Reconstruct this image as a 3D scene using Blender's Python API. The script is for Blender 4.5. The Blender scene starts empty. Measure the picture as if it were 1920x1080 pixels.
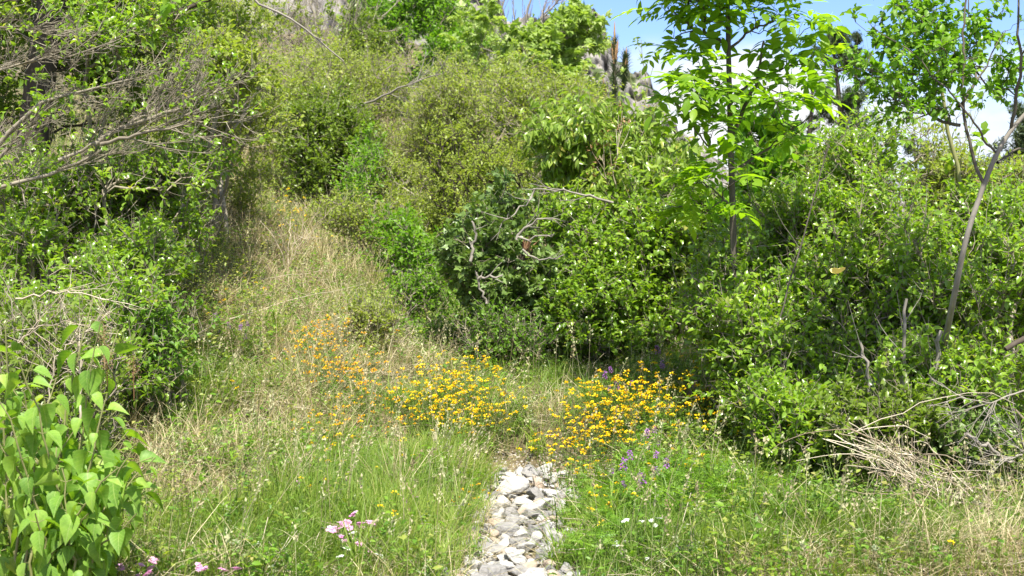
import bpy, math, random
import numpy as np
from mathutils import Vector, Matrix, noise as mnoise

random.seed(7)
R = np.random.default_rng(11)
scene = bpy.context.scene
COL = scene.collection
rad = math.radians

# ------------------------------------------------------------------ camera
F = 2400.0                      # focal length in 1920-wide pixels
CAM_H = 1.6
PITCH = math.atan(180.0 / F)    # the horizon lies 180 px above the centre
cam_d = bpy.data.cameras.new('camera')
cam = bpy.data.objects.new('camera', cam_d)
COL.objects.link(cam)
cam.location = (0, 0, CAM_H)
cam.rotation_euler = (math.pi / 2 - PITCH, 0, 0)
cam_d.sensor_width = 36.0
cam_d.lens = 36.0 * F / 1920.0
cam_d.clip_start = 0.1
cam_d.clip_end = 6000
cam_d.dof.use_dof = True
cam_d.dof.focus_distance = 7.0
cam_d.dof.aperture_fstop = 5.6
scene.camera = cam

# ------------------------------------------------------------------ light
SUN_EL, SUN_AZ = rad(64), rad(166)        # azimuth measured from +Y towards +X
scene.view_settings.view_transform = 'Standard'
scene.view_settings.look = 'None'
scene.view_settings.gamma = 1.0
scene.view_settings.exposure = 1.42
wd = bpy.data.worlds.new('World')
scene.world = wd
wd.use_nodes = True
nt = wd.node_tree
nt.nodes.clear()


def N(t, **kw):
    n = nt.nodes.new(t)
    for k, v in kw.items():
        setattr(n, k, v)
    return n


def L(a, b):
    nt.links.new(a, b)


def M2(op, a, b=None, clamp=False):
    n = N('ShaderNodeMath', operation=op, use_clamp=clamp)
    for i, v in enumerate((a, b)):
        if v is None:
            continue
        if isinstance(v, (int, float)):
            n.inputs[i].default_value = v
        else:
            L(v, n.inputs[i])
    return n.outputs[0]


sky = N('ShaderNodeTexSky', sky_type='NISHITA', sun_disc=False)
sky.sun_elevation = SUN_EL
sky.sun_rotation = SUN_AZ
sky.altitude = 600
sky.air_density = 1.0
sky.dust_density = 0.6
sky.ozone_density = 1.5
tc = N('ShaderNodeTexCoord')
sx = N('ShaderNodeSeparateXYZ')
L(tc.outputs['Generated'], sx.inputs[0])
ydir = M2('MAXIMUM', M2('ABSOLUTE', sx.outputs[1]), 0.05)
u = M2('DIVIDE', sx.outputs[0], ydir)
v = M2('DIVIDE', sx.outputs[2], ydir)
nz = N('ShaderNodeTexNoise')
nz.inputs['Scale'].default_value = 9.0
nz.inputs['Detail'].default_value = 7.0
nz.inputs['Roughness'].default_value = 0.55
mp = N('ShaderNodeMapping')
mp.inputs['Scale'].default_value = (1, 1, 1.7)
L(tc.outputs['Generated'], mp.inputs[0])
L(mp.outputs[0], nz.inputs[0])
# two cumulus banks, as bumps in direction space, broken up by noise
tot = None
for cu, cv, ru, rv, amp in ((0.185, 0.078, 0.085, 0.042, 1.0), (0.33, 0.045, 0.10, 0.045, 0.75), (0.40, 0.105, 0.07, 0.02, 0.4), (0.15, 0.03, 0.10, 0.03, 0.6),
                            (-0.5, 0.12, 0.25, 0.08, 0.9), (0.9, 0.2, 0.3, 0.1, 0.8)):
    a = M2('DIVIDE', M2('SUBTRACT', u, cu), ru)
    b = M2('DIVIDE', M2('SUBTRACT', v, cv), rv)
    q = M2('ADD', M2('MULTIPLY', a, a), M2('MULTIPLY', b, b))
    e = M2('MULTIPLY', M2('EXPONENT', M2('MULTIPLY', q, -1.0)), amp)
    tot = e if tot is None else M2('ADD', tot, e)
# unseen white cloud added overhead and behind the camera for fill light
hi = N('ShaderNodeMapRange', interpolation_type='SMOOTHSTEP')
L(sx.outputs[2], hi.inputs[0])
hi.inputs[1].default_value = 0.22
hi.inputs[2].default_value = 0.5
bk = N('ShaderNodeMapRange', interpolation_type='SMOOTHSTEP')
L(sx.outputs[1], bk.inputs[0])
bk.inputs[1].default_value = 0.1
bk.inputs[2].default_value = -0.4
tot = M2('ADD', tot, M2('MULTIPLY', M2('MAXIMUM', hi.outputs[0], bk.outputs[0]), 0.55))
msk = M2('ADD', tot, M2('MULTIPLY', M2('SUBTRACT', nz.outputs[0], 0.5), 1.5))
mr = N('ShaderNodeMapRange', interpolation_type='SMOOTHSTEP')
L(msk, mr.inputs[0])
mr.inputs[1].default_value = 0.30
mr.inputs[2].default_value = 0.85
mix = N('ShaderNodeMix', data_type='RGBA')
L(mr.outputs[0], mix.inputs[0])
tint = N('ShaderNodeMix', data_type='RGBA', blend_type='MULTIPLY')
tint.inputs[0].default_value = 1.0
L(sky.outputs[0], tint.inputs[6])
tint.inputs[7].default_value = (0.34, 0.40, 0.60, 1)
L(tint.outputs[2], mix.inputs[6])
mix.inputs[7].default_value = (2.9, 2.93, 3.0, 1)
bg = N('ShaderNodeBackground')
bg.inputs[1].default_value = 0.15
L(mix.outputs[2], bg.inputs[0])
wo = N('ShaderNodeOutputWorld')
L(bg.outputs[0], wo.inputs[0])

sl = bpy.data.lights.new('sun', 'SUN')
sl.energy = 4.2
sl.angle = rad(0.5)
sl.color = (1.0, 0.953, 0.84)
so = bpy.data.objects.new('sun', sl)
COL.objects.link(so)
sd = Vector((math.sin(SUN_AZ) * math.cos(SUN_EL), math.cos(SUN_AZ) * math.cos(SUN_EL), math.sin(SUN_EL)))
so.rotation_euler = sd.to_track_quat('Z', 'Y').to_euler()
so.location = (0, 0, 30)

scene.cycles.max_bounces = 10
scene.cycles.diffuse_bounces = 8
scene.cycles.glossy_bounces = 2
scene.cycles.transmission_bounces = 4
scene.cycles.transparent_max_bounces = 4
scene.cycles.sample_clamp_indirect = 4
scene.cycles.use_denoising = True

# ------------------------------------------------------------------ pixel <-> place
cp, sp_ = math.cos(PITCH), math.sin(PITCH)


def ray(px, py):
    a, b = (px - 960) / F, (540 - py) / F
    return np.array([a, cp + b * sp_, -sp_ + b * cp])


def W(px, py, Y):
    d = ray(px, py)
    return np.array([0, 0, CAM_H]) + d * (Y / d[1])


def sstep(x, a, b):
    t = np.clip((x - a) / (b - a), 0, 1)
    return t * t * (3 - 2 * t)


def trail_x(y):
    return 0.03 + 0.05 * np.sin(y * 1.1) - 0.0 * y


def ground(x, y):
    x = np.asarray(x, float)
    y = np.asarray(y, float)
    b = 0.24 * sstep(y, 7.15, 7.75)
    b = b + 0.07 * np.clip(y - 7.7, 0, 2.8) + 0.13 * np.clip(y - 10.5, 0, 4.5) + 0.17 * np.clip(y - 15, 0, 7) + 0.20 * np.clip(y - 22, 0, 16)
    lr = 0.24 * np.clip(-x - 0.7, 0, 3.5) * sstep(y, 5.5, 9.5)
    rr = 0.10 * np.clip(x - 0.5, 0, 1.2) * sstep(y, 5.5, 7.5)
    s = sstep(x / np.maximum(y, 4), 0.03, 0.17) * sstep(y, 9, 15)
    drop = -0.10 * np.clip(y - 11, 0, 60) - 0.02 * np.clip(y - 71, 0, 300)
    h = (b + lr) * (1 - s) + s * (0.3 + drop) + rr
    # banks on both sides of the stony gully
    dx = np.abs(x - trail_x(y))
    h = h + 0.10 * sstep(dx, 0.22, 0.6) * sstep(7.9 - y, 0, 1.2)
    fine = 0.05 * np.sin(2.3 * x + 0.7 * y) * np.sin(1.9 * y - 0.8 * x) + 0.025 * np.sin(6.1 * x + 2) * np.sin(5.3 * y + 1)
    fade = sstep(dx, 0.15, 0.5)
    return h + fine * fade * (1 + np.clip(y - 10, 0, 200) * 0.06)


def ground_at(px, py):
    d = ray(px, py)
    t = 4.0
    while t < 90:
        p = np.array([0, 0, CAM_H]) + d * t
        if p[2] <= ground(p[0], p[1]):
            return p
        t += 0.03
    return p


def on_ground(x, y, dz=0.0):
    return np.array([x, y, float(ground(x, y)) + dz])


def base_at(px, Y, dz=-0.02):
    x = (px - 960) / F * Y
    return on_ground(x, Y, dz)


def unit(a):
    return a / np.maximum(np.linalg.norm(a, axis=-1, keepdims=True), 1e-9)


def nz3(P, f, seed=0.0):
    """cheap smooth noise in about -1..1 for arrays of points"""
    P = np.asarray(P, float) * f + seed
    x, y, z = P[..., 0], P[..., 1], P[..., 2]
    return (np.sin(x * 1.7 + 1.3 * np.sin(y * 1.1 + 2)) + np.sin(y * 2.1 + 1.7 * np.sin(z * 1.3 + 1)) + np.sin(z * 1.9 + 1.5 * np.sin(x * 1.2 + 4))) / 3


# ------------------------------------------------------------------ mesh tools
class MB:
    def __init__(s):
        s.V, s.Fc, s.A, s.Q, s.n = [], [], [], [], 0

    def add(s, V, faces, rnd=0.5, loc=None):
        V = np.asarray(V, np.float32).reshape(-1, 3)
        s.Q.append(np.zeros((len(V), 3), np.float32) if loc is None else loc)
        s.V.append(V)
        for f in faces:
            f = np.asarray(f, np.int64)
            if len(f):
                s.Fc.append(f + s.n)
        s.A.append(np.broadcast_to(np.asarray(rnd, np.float32), (len(V),)).copy() if np.ndim(rnd) < 1 or len(rnd) != len(V) else np.asarray(rnd, np.float32))
        s.n += len(V)
        return s

    def mesh(s, name, mat, flat=False):
        me = bpy.data.meshes.new(name)
        V = np.concatenate(s.V)
        me.vertices.add(len(V))
        me.vertices.foreach_set('co', V.ravel())
        tot = np.concatenate([np.full(len(f), f.shape[1], np.int32) for f in s.Fc])
        idx = np.concatenate([f.ravel() for f in s.Fc]).astype(np.int32)
        me.loops.add(len(idx))
        me.loops.foreach_set('vertex_index', idx)
        me.polygons.add(len(tot))
        st = np.zeros(len(tot), np.int32)
        st[1:] = np.cumsum(tot)[:-1]
        me.polygons.foreach_set('loop_start', st)
        if flat:
            me.polygons.foreach_set('use_smooth', np.zeros(len(tot), bool))
        at = me.attributes.new('rnd', 'FLOAT', 'POINT')
        at.data.foreach_set('value', np.concatenate(s.A))
        if any(q.any() for q in s.Q):
            at = me.attributes.new('leafpos', 'FLOAT_VECTOR', 'POINT')
            at.data.foreach_set('vector', np.concatenate(s.Q).astype(np.float32).ravel())
        me.update(calc_edges=True)
        me.materials.append(mat)
        return me


def link(name, me, parent=None, loc=None):
    o = bpy.data.objects.new(name, me)
    COL.objects.link(o)
    if parent is not None:
        o.parent = parent
    if loc is not None:
        o.location = loc
    return o


def tag(o, label=None, cat=None, group=None, kind=None):
    if label: o['label'] = label
    if cat: o['category'] = cat
    if group: o['group'] = group
    if kind: o['kind'] = kind
    return o


def thing(name, loc, label, cat, group=None):
    o = bpy.data.objects.new(name, None)
    COL.objects.link(o)
    o.location = [float(c) for c in loc]
    o.empty_display_size = 0.1
    return tag(o, label, cat, group)


def part(name, mb, mat, root, flat=False):
    """mesh given in world coordinates becomes a child of root (an unrotated empty)"""
    off = np.array(root.location, np.float32)
    mb.V = [v_ - off for v_ in mb.V]
    return link(name, mb.mesh(name, mat, flat), root)


def copy_thing(o, loc, rot, sc, label=None, group=None):
    c = o.copy()
    COL.objects.link(c)
    c.location = [float(q) for q in loc]
    c.rotation_euler = rot
    c.scale = (sc, sc, sc) if np.ndim(sc) == 0 else sc
    if label: c['label'] = label
    if group: c['group'] = group
    for ch in o.children:
        d = ch.copy()
        COL.objects.link(d)
        d.parent = c
        for g in ch.children:
            e = g.copy()
            COL.objects.link(e)
            e.parent = d
    return c


def tubes(mb, P, Rr, sides=4, rnd=None, cap=False):
    P = np.asarray(P, float)
    Rr = np.asarray(Rr, float)
    n, k, _ = P.shape
    if n == 0:
        return
    T = unit(np.gradient(P, axis=1))
    m = unit(T.mean(1))
    ref = np.where(np.abs(m[:, 2:3]) > 0.8, np.array([[1.0, 0.2, 0]]), np.array([[0, 0, 1.0]]))
    ref = np.repeat(ref[:, None, :], k, 1)
    U = unit(np.cross(T, ref))
    Vv = np.cross(T, U)
    a = np.arange(sides) * 2 * math.pi / sides
    ring = P[:, :, None, :] + Rr[:, :, None, None] * (np.cos(a)[None, None, :, None] * U[:, :, None, :] + np.sin(a)[None, None, :, None] * Vv[:, :, None, :])
    V = ring.reshape(-1, 3)
    i = np.arange(n)[:, None, None] * k * sides + np.arange(k - 1)[None, :, None] * sides
    j = np.arange(sides)[None, None, :]
    j2 = (j + 1) % sides
    f = np.stack([i + j, i + j2, i + sides + j2, i + sides + j], -1).reshape(-1, 4)
    if rnd is None:
        rnd = R.random(n)
    mb.add(V, [f], np.repeat(rnd, k * sides))


def place(mb, tpl, P, D, Nn, S, rnd=None):
    """put copies of a template (verts, faces) at P along D facing Nn"""
    tv, tf = tpl[0], tpl[1]
    P, D, Nn = np.asarray(P, float), unit(np.asarray(D, float)), np.asarray(Nn, float)
    n = len(P)
    if n == 0:
        return
    side = unit(np.cross(D, Nn))
    nn = np.cross(side, D)
    S = np.broadcast_to(np.asarray(S, float), (n,))
    V = P[:, None, :] + S[:, None, None] * (tv[None, :, 0:1] * side[:, None, :] + tv[None, :, 1:2] * D[:, None, :] + tv[None, :, 2:3] * nn[:, None, :])
    off = (np.arange(n) * len(tv))[:, None, None]
    fs = [(np.asarray(f)[None] + off).reshape(-1, np.asarray(f).shape[1]) for f in tf if len(f)]
    if rnd is None:
        rnd = R.random(n)
    mb.add(V.reshape(-1, 3), fs, np.repeat(rnd, len(tv)), np.tile(np.asarray(tv, np.float32), (n, 1)) if len(tpl) > 2 else None)


# ------------------------------------------------------------------ leaf templates (length 1 along +Y)
def leaf_tpl(prof, fold=0.25, droop=0.25, cup=0.0):
    """prof: list of (t, halfwidth); first and last are points"""
    V, tri, quad = [], [], []
    for k, (t, w) in enumerate(prof):
        z = -droop * t * t
        if k in (0, len(prof) - 1):
            V.append((0, t, z))
        else:
            V += [(-w, t, z + fold * w), (0, t, z), (w, t, z + fold * w)]
    m = len(prof) - 2
    tri += [(0, 2, 1), (0, 3, 2)]
    for k in range(m - 1):
        a, b = 1 + 3 * k, 4 + 3 * k
        quad += [(a, a + 1, b + 1, b), (a + 1, a + 2, b + 2, b + 1)]
    a, e = 1 + 3 * (m - 1), len(V) - 1
    tri += [(a, a + 1, e), (a + 1, a + 2, e)]
    return np.array(V, float), [np.array(tri), np.array(quad) if quad else np.zeros((0, 4), int)]


def combine(items):
    """items: (template, position, direction, normal, scale)"""
    V, T, Q, n = [], [], [], 0
    for tp, p, d, nn, s in items:
        d = unit(np.array(d, float))
        sd_ = unit(np.cross(d, np.array(nn, float)))
        n2 = np.cross(sd_, d)
        v_ = np.array(p) + s * (tp[0][:, 0:1] * sd_ + tp[0][:, 1:2] * d + tp[0][:, 2:3] * n2)
        V.append(v_)
        T.append(tp[1][0] + n)
        if len(tp[1]) > 1 and len(tp[1][1]):
            Q.append(tp[1][1] + n)
        n += len(v_)
    return np.concatenate(V), [np.concatenate(T), np.concatenate(Q) if Q else np.zeros((0, 4), int)]


T_OVAL = leaf_tpl([(0, 0), (0.3, 0.24), (0.68, 0.23), (1, 0)], 0.35, 0.22)
T_CURL = leaf_tpl([(0, 0), (0.28, 0.30), (0.68, 0.27), (1, 0)], 0.45, 0.42)
T_SMALL = leaf_tpl([(0, 0), (0.45, 0.27), (1, 0)], 0.4, 0.2)
T_ROUND = leaf_tpl([(0, 0), (0.25, 0.32), (0.65, 0.36), (1, 0)], 0.25, 0.1)
T_LONG = leaf_tpl([(0, 0), (0.3, 0.15), (0.65, 0.14), (1, 0)], 0.3, 0.35)
T_HEART = leaf_tpl([(0, 0), (0.02, 0.15), (0.12, 0.28), (0.30, 0.34), (0.55, 0.27), (0.80, 0.11), (1, 0)], 0.42, 0.34)
T_HEART2 = leaf_tpl([(0, 0), (0.03, 0.16), (0.14, 0.31), (0.32, 0.36), (0.55, 0.29), (0.78, 0.13), (1, 0)], 0.75, 0.55)
T_HEART = (*T_HEART, 'veined')
T_HEART2 = (*T_HEART2, 'veined')
T_LEAFLET = leaf_tpl([(0, 0), (0.22, 0.15), (0.5, 0.21), (0.78, 0.13), (1, 0)], 0.25, 0.18)
T_IVY = (np.array([(0, 0.1, 0), (-.28, -.05, .02), (-.5, .3, -.04), (-.25, .45, .03), (0, 1, -.1), (.25, .45, .03), (.5, .3, -.04), (.28, -.05, .02)], float),
         [np.array([(0, 2, 1), (0, 3, 2), (0, 4, 3), (0, 5, 4), (0, 6, 5), (0, 7, 6)])])


def rachis_tpl(r=0.008):
    V = [(-r, 0, 0), (r, 0, 0), (r * .5, 1, 0), (-r * .5, 1, 0)]
    return np.array(V, float), [np.zeros((0, 3), int), np.array([(0, 1, 2, 3)])]


def pinnate(pairs, lf, leafsize, spread, droop=0.25, tpl=T_LEAFLET, start=0.3, seed=0):
    rr = random.Random(seed)
    it = [(rachis_tpl(), (0, 0, 0), (0, 1, 0), (0, 0, 1), 1.0)]
    for k in range(pairs):
        t = start + (1 - start) * k / pairs
        for s in (-1, 1):
            a = rad(spread + rr.uniform(-10, 10))
            it.append((tpl, (0, t, -droop * t * t), (s * math.sin(a), math.cos(a), -0.15 + rr.uniform(-.15, .15)), (rr.uniform(-.25, .25), rr.uniform(-.2, .2), 1), leafsize * rr.uniform(.85, 1.1)))
    it.append((tpl, (0, 1, -droop), (0, 1, -0.4), (0, 0, 1), leafsize * 1.1))
    return combine(it)


T_ASH = [pinnate(3, T_LEAFLET, 0.52, 62, 0.22, seed=s) for s in range(3)]
T_VETCH = [pinnate(7, T_SMALL, 0.20, 65, 0.25, T_SMALL, 0.12, seed=s) for s in range(2)]


def palm_tpl():
    it = []
    for a in (-100, -52, 0, 52, 100):
        it.append((T_SMALL, (0, 0.1, 0), (math.sin(rad(a)), math.cos(rad(a)), -0.25), (0, 0, 1), 0.95 - abs(a) / 260))
    return combine(it)


T_PALM = palm_tpl()

# ------------------------------------------------------------------ materials
def new_mat(name):
    m = bpy.data.materials.new(name)
    m.use_nodes = True
    t = m.node_tree
    t.nodes.clear()
    return m, t


def ramp(t, cols, pos=None):
    r = t.nodes.new('ShaderNodeValToRGB')
    el = r.color_ramp.elements
    while len(el) < len(cols):
        el.new(0.5)
    for i, c in enumerate(cols):
        el[i].position = pos[i] if pos else i / (len(cols) - 1)
        el[i].color = (*c, 1)
    return r


def leaf_mat(name, cols, pos=None, trans=0.4, rough=0.42, spec=0.45, tcol=(1.25, 1.35, 0.45)):
    m, t = new_mat(name)
    at = t.nodes.new('ShaderNodeAttribute')
    at.attribute_name = 'rnd'
    r = ramp(t, cols, pos)
    t.links.new(at.outputs['Fac'], r.inputs[0])
    p = t.nodes.new('ShaderNodeBsdfPrincipled')
    p.inputs['Roughness'].default_value = rough
    p.inputs['Specular IOR Level'].default_value = spec
    t.links.new(r.outputs[0], p.inputs['Base Color'])
    tr = t.nodes.new('ShaderNodeBsdfTranslucent')
    mu = t.nodes.new('ShaderNodeMix')
    mu.data_type = 'RGBA'
    mu.blend_type = 'MULTIPLY'
    mu.inputs[0].default_value = 1
    t.links.new(r.outputs[0], mu.inputs[6])
    mu.inputs[7].default_value = (*tcol, 1)
    t.links.new(mu.outputs[2], tr.inputs[0])
    mx = t.nodes.new('ShaderNodeMixShader')
    mx.inputs[0].default_value = trans
    t.links.new(p.outputs[0], mx.inputs[1])
    t.links.new(tr.outputs[0], mx.inputs[2])
    o = t.nodes.new('ShaderNodeOutputMaterial')
    t.links.new(mx.outputs[0], o.inputs[0])
    return m


def add_veins(m, n=7.0):
    t = m.node_tree
    at = t.nodes.new('ShaderNodeAttribute'); at.attribute_name = 'leafpos'
    s = t.nodes.new('ShaderNodeSeparateXYZ'); t.links.new(at.outputs['Vector'], s.inputs[0])

    def mth(op, a, b=None):
        q = t.nodes.new('ShaderNodeMath'); q.operation = op
        for i, v_ in enumerate((a, b)):
            if v_ is None: continue
            if isinstance(v_, (int, float)): q.inputs[i].default_value = v_
            else: t.links.new(v_, q.inputs[i])
        return q.outputs[0]
    ax = mth('ABSOLUTE', s.outputs[0])
    mid = mth('LESS_THAN', ax, 0.014)
    w = mth('SUBTRACT', s.outputs[1], mth('MULTIPLY', ax, 0.9))
    side = mth('GREATER_THAN', mth('SINE', mth('MULTIPLY', w, n * 6.283)), 0.90)
    vein = mth('MAXIMUM', mid, mth('MULTIPLY', side, 0.45))
    nn = t.nodes.new('ShaderNodeTexNoise'); nn.inputs['Scale'].default_value = 5.0; nn.inputs['Detail'].default_value = 5
    tc_ = t.nodes.new('ShaderNodeTexCoord'); mp_ = t.nodes.new('ShaderNodeMapping'); mp_.inputs['Scale'].default_value = (9, 9, 9)
    t.links.new(tc_.outputs['Object'], mp_.inputs[0]); t.links.new(mp_.outputs[0], nn.inputs[0])
    r = [x for x in t.nodes if x.bl_idname == 'ShaderNodeValToRGB'][0]
    outs = [l.to_socket for l in t.links if l.from_socket == r.outputs[0]]
    mx = t.nodes.new('ShaderNodeMix'); mx.data_type = 'RGBA'
    t.links.new(mth('MULTIPLY', vein, 0.55), mx.inputs[0]); t.links.new(r.outputs[0], mx.inputs[6]); mx.inputs[7].default_value = (0.42, 0.52, 0.18, 1)
    r2 = ramp(t, [(0.72, 0.78, 0.70), (1.0, 1.0, 1.0), (1.12, 1.06, 0.9)], [0.3, 0.5, 0.72])
    t.links.new(nn.outputs[0], r2.inputs[0])
    m2 = t.nodes.new('ShaderNodeMix'); m2.data_type = 'RGBA'; m2.blend_type = 'MULTIPLY'; m2.inputs[0].default_value = 1
    t.links.new(mx.outputs[2], m2.inputs[6]); t.links.new(r2.outputs[0], m2.inputs[7])
    for o in outs:
        t.links.new(m2.outputs[2], o)
    return m


def noise_mat(name, cols, scale=8.0, rough=0.9, bump=0.3, detail=8, pos=None, dist=0.01, stretch=(1, 1, 1), rndmix=0.0, rcols=None):
    m, t = new_mat(name)
    tc_ = t.nodes.new('ShaderNodeTexCoord')
    mp_ = t.nodes.new('ShaderNodeMapping')
    mp_.inputs['Scale'].default_value = stretch
    nn = t.nodes.new('ShaderNodeTexNoise')
    nn.inputs['Scale'].default_value = scale
    nn.inputs['Detail'].default_value = detail
    nn.inputs['Roughness'].default_value = 0.62
    t.links.new(tc_.outputs['Object'], mp_.inputs[0])
    t.links.new(mp_.outputs[0], nn.inputs[0])
    r = ramp(t, cols, pos)
    t.links.new(nn.outputs[0], r.inputs[0])
    p = t.nodes.new('ShaderNodeBsdfPrincipled')
    p.inputs['Roughness'].default_value = rough
    p.inputs['Specular IOR Level'].default_value = 0.25
    src = r.outputs[0]
    if rcols:
        at = t.nodes.new('ShaderNodeAttribute')
        at.attribute_name = 'rnd'
        r2 = ramp(t, rcols)
        t.links.new(at.outputs['Fac'], r2.inputs[0])
        mu = t.nodes.new('ShaderNodeMix')
        mu.data_type = 'RGBA'
        mu.blend_type = 'MULTIPLY'
        mu.inputs[0].default_value = 1
        t.links.new(src, mu.inputs[6])
        t.links.new(r2.outputs[0], mu.inputs[7])
        src = mu.outputs[2]
    t.links.new(src, p.inputs['Base Color'])
    b = t.nodes.new('ShaderNodeBump')
    b.inputs['Strength'].default_value = bump
    b.inputs['Distance'].default_value = dist
    t.links.new(nn.outputs[0], b.inputs['Height'])
    t.links.new(b.outputs[0], p.inputs['Normal'])
    o = t.nodes.new('ShaderNodeOutputMaterial')
    t.links.new(p.outputs[0], o.inputs[0])
    return m


MAT = dict(
    fresh=leaf_mat('fresh_leaf', [(0.11, 0.20, 0.025), (0.19, 0.33, 0.032), (0.28, 0.44, 0.045), (0.40, 0.46, 0.10), (0.32, 0.17, 0.06)], [0, .32, .78, .96, 1], 0.5, 0.28, 0.7, (1.3, 1.3, .4)),
    olive=leaf_mat('olive_leaf', [(0.17, 0.23, 0.045), (0.27, 0.34, 0.06), (0.37, 0.43, 0.09), (0.44, 0.40, 0.14)], [0, .4, .85, 1], 0.5, 0.45, 0.45),
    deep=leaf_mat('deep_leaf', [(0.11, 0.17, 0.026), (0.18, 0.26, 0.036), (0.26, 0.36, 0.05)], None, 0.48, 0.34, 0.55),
    lime=leaf_mat('lime_leaf', [(0.10, 0.22, 0.02), (0.17, 0.33, 0.026), (0.25, 0.41, 0.04)], None, 0.5, 0.42, 0.4),
    pale=leaf_mat('pale_leaf', [(0.17, 0.27, 0.05), (0.29, 0.40, 0.09), (0.48, 0.56, 0.24)], None, 0.45, 0.5, 0.4),
    ash=leaf_mat('ash_leaflet', [(0.15, 0.29, 0.02), (0.22, 0.40, 0.026), (0.31, 0.48, 0.03)], None, 0.62, 0.42, 0.4, (1.35, 1.3, 0.35)),
    lilac=add_veins(leaf_mat('lilac_leaf', [(0.14, 0.28, 0.04), (0.21, 0.38, 0.055), (0.29, 0.47, 0.075), (0.38, 0.48, 0.09)], [0, .5, .9, 1], 0.42, 0.5, 0.35, (1.4, 1.4, 0.3))),
    ivy=leaf_mat('ivy_leaf', [(0.07, 0.13, 0.025), (0.13, 0.21, 0.045), (0.22, 0.31, 0.09)], None, 0.28, 0.34, 0.5),
    vine=leaf_mat('vine_leaf', [(0.11, 0.20, 0.025), (0.22, 0.34, 0.045), (0.34, 0.43, 0.08), (0.46, 0.38, 0.08)], [0, .4, .85, 1], 0.45, 0.33, 0.6),
    grass=leaf_mat('grass_blade', [(0.09, 0.17, 0.025), (0.17, 0.27, 0.035), (0.27, 0.35, 0.06), (0.42, 0.40, 0.15)], [0, .45, .85, 1], 0.45, 0.5, 0.35),
    straw=leaf_mat('straw_blade', [(0.28, 0.22, 0.12), (0.48, 0.41, 0.24), (0.70, 0.62, 0.40), (0.26, 0.28, 0.08)], [0, .45, .85, 1], 0.3, 0.6, 0.3, (1.1, 1.05, 0.8)),
    herb=leaf_mat('herb_leaf', [(0.08, 0.18, 0.022), (0.15, 0.29, 0.03), (0.24, 0.38, 0.055)], None, 0.45, 0.45, 0.4),
    grey=leaf_mat('silver_leaf', [(0.14, 0.19, 0.10), (0.24, 0.29, 0.15), (0.38, 0.40, 0.25)], None, 0.3, 0.6, 0.3, (1, 1.05, .8)),
    yellow=leaf_mat('yellow_petal', [(0.84, 0.50, 0.006), (0.92, 0.70, 0.008), (0.93, 0.80, 0.03)], None, 0.3, 0.5, 0.3, (1.1, 1, 0.6)),
    orange=leaf_mat('orange_petal', [(0.84, 0.38, 0.008), (0.90, 0.56, 0.01), (0.9, 0.68, 0.012)], None, 0.3, 0.5, 0.3, (1.1, 1, 0.6)),
    purple=leaf_mat('purple_petal', [(0.22, 0.07, 0.34), (0.40, 0.13, 0.48), (0.50, 0.24, 0.62)], None, 0.3, 0.5, 0.3, (1, 1, 1)),
    pink=leaf_mat('pink_petal', [(0.66, 0.28, 0.52), (0.78, 0.40, 0.64), (0.82, 0.55, 0.72)], None, 0.3, 0.5, 0.3, (1, 1, 1)),
    white=leaf_mat('white_petal', [(0.7, 0.7, 0.66), (0.8, 0.8, 0.76)], None, 0.3, 0.5, 0.3, (1, 1, 1)),
    needle=leaf_mat('pine_needle', [(0.03, 0.06, 0.02), (0.055, 0.09, 0.03), (0.10, 0.13, 0.04)], None, 0.15, 0.5, 0.4),
    candle=noise_mat('pine_candle', [(0.30, 0.17, 0.08), (0.48, 0.30, 0.15)], 30),
    seedhead=leaf_mat('seedhead', [(0.30, 0.24, 0.13), (0.5, 0.45, 0.28), (0.42, 0.44, 0.24)], None, 0.3, 0.6, 0.3, (1, 1, .8)),
    dead=leaf_mat('dead_leaf', [(0.12, 0.06, 0.03), (0.28, 0.16, 0.07), (0.5, 0.36, 0.2)], None, 0.2, 0.6, 0.3, (1, .9, .6)),
    twig=noise_mat('grey_twig', [(0.13, 0.11, 0.08), (0.31, 0.275, 0.21), (0.50, 0.455, 0.36)], 14, 0.85, 0.3, rcols=[(0.55, 0.52, 0.5), (1, 1, 1)]),
    bark=noise_mat('dark_bark', [(0.03, 0.023, 0.018), (0.075, 0.06, 0.045), (0.14, 0.12, 0.095)], 18, 0.9, 0.6, stretch=(1, 1, 0.3)),
    ashbark=noise_mat('ash_bark', [(0.05, 0.042, 0.033), (0.11, 0.095, 0.075), (0.24, 0.21, 0.17)], 16, 0.85, 0.4, stretch=(1, 1, 0.6)),
    palebark=noise_mat('pale_bark', [(0.10, 0.09, 0.075), (0.25, 0.225, 0.19), (0.42, 0.39, 0.34)], 12, 0.8, 0.4, stretch=(1, 1, 0.5)),
    greenbark=noise_mat('green_bark', [(0.12, 0.13, 0.05), (0.24, 0.24, 0.10), (0.30, 0.28, 0.14)], 12, 0.8, 0.3),
    stem=leaf_mat('green_stem', [(0.07, 0.12, 0.03), (0.13, 0.18, 0.05)], None, 0.15, 0.5, 0.3),
    drystem=leaf_mat('dry_stem', [(0.22, 0.17, 0.11), (0.42, 0.35, 0.25), (0.68, 0.60, 0.46)], None, 0.05, 0.6, 0.3, (1, 1, 1)),
)

# ------------------------------------------------------------------ GROUND
def grid_mesh(xs, ys, zf):
    X, Y = np.meshgrid(xs, ys)
    Z = zf(X, Y)
    V = np.stack([X, Y, Z], -1).reshape(-1, 3)
    nx, ny = len(xs), len(ys)
    i = (np.arange(ny - 1)[:, None] * nx + np.arange(nx - 1)[None, :]).ravel()
    return V, np.stack([i, i + 1, i + nx + 1, i + nx], -1)


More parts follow.
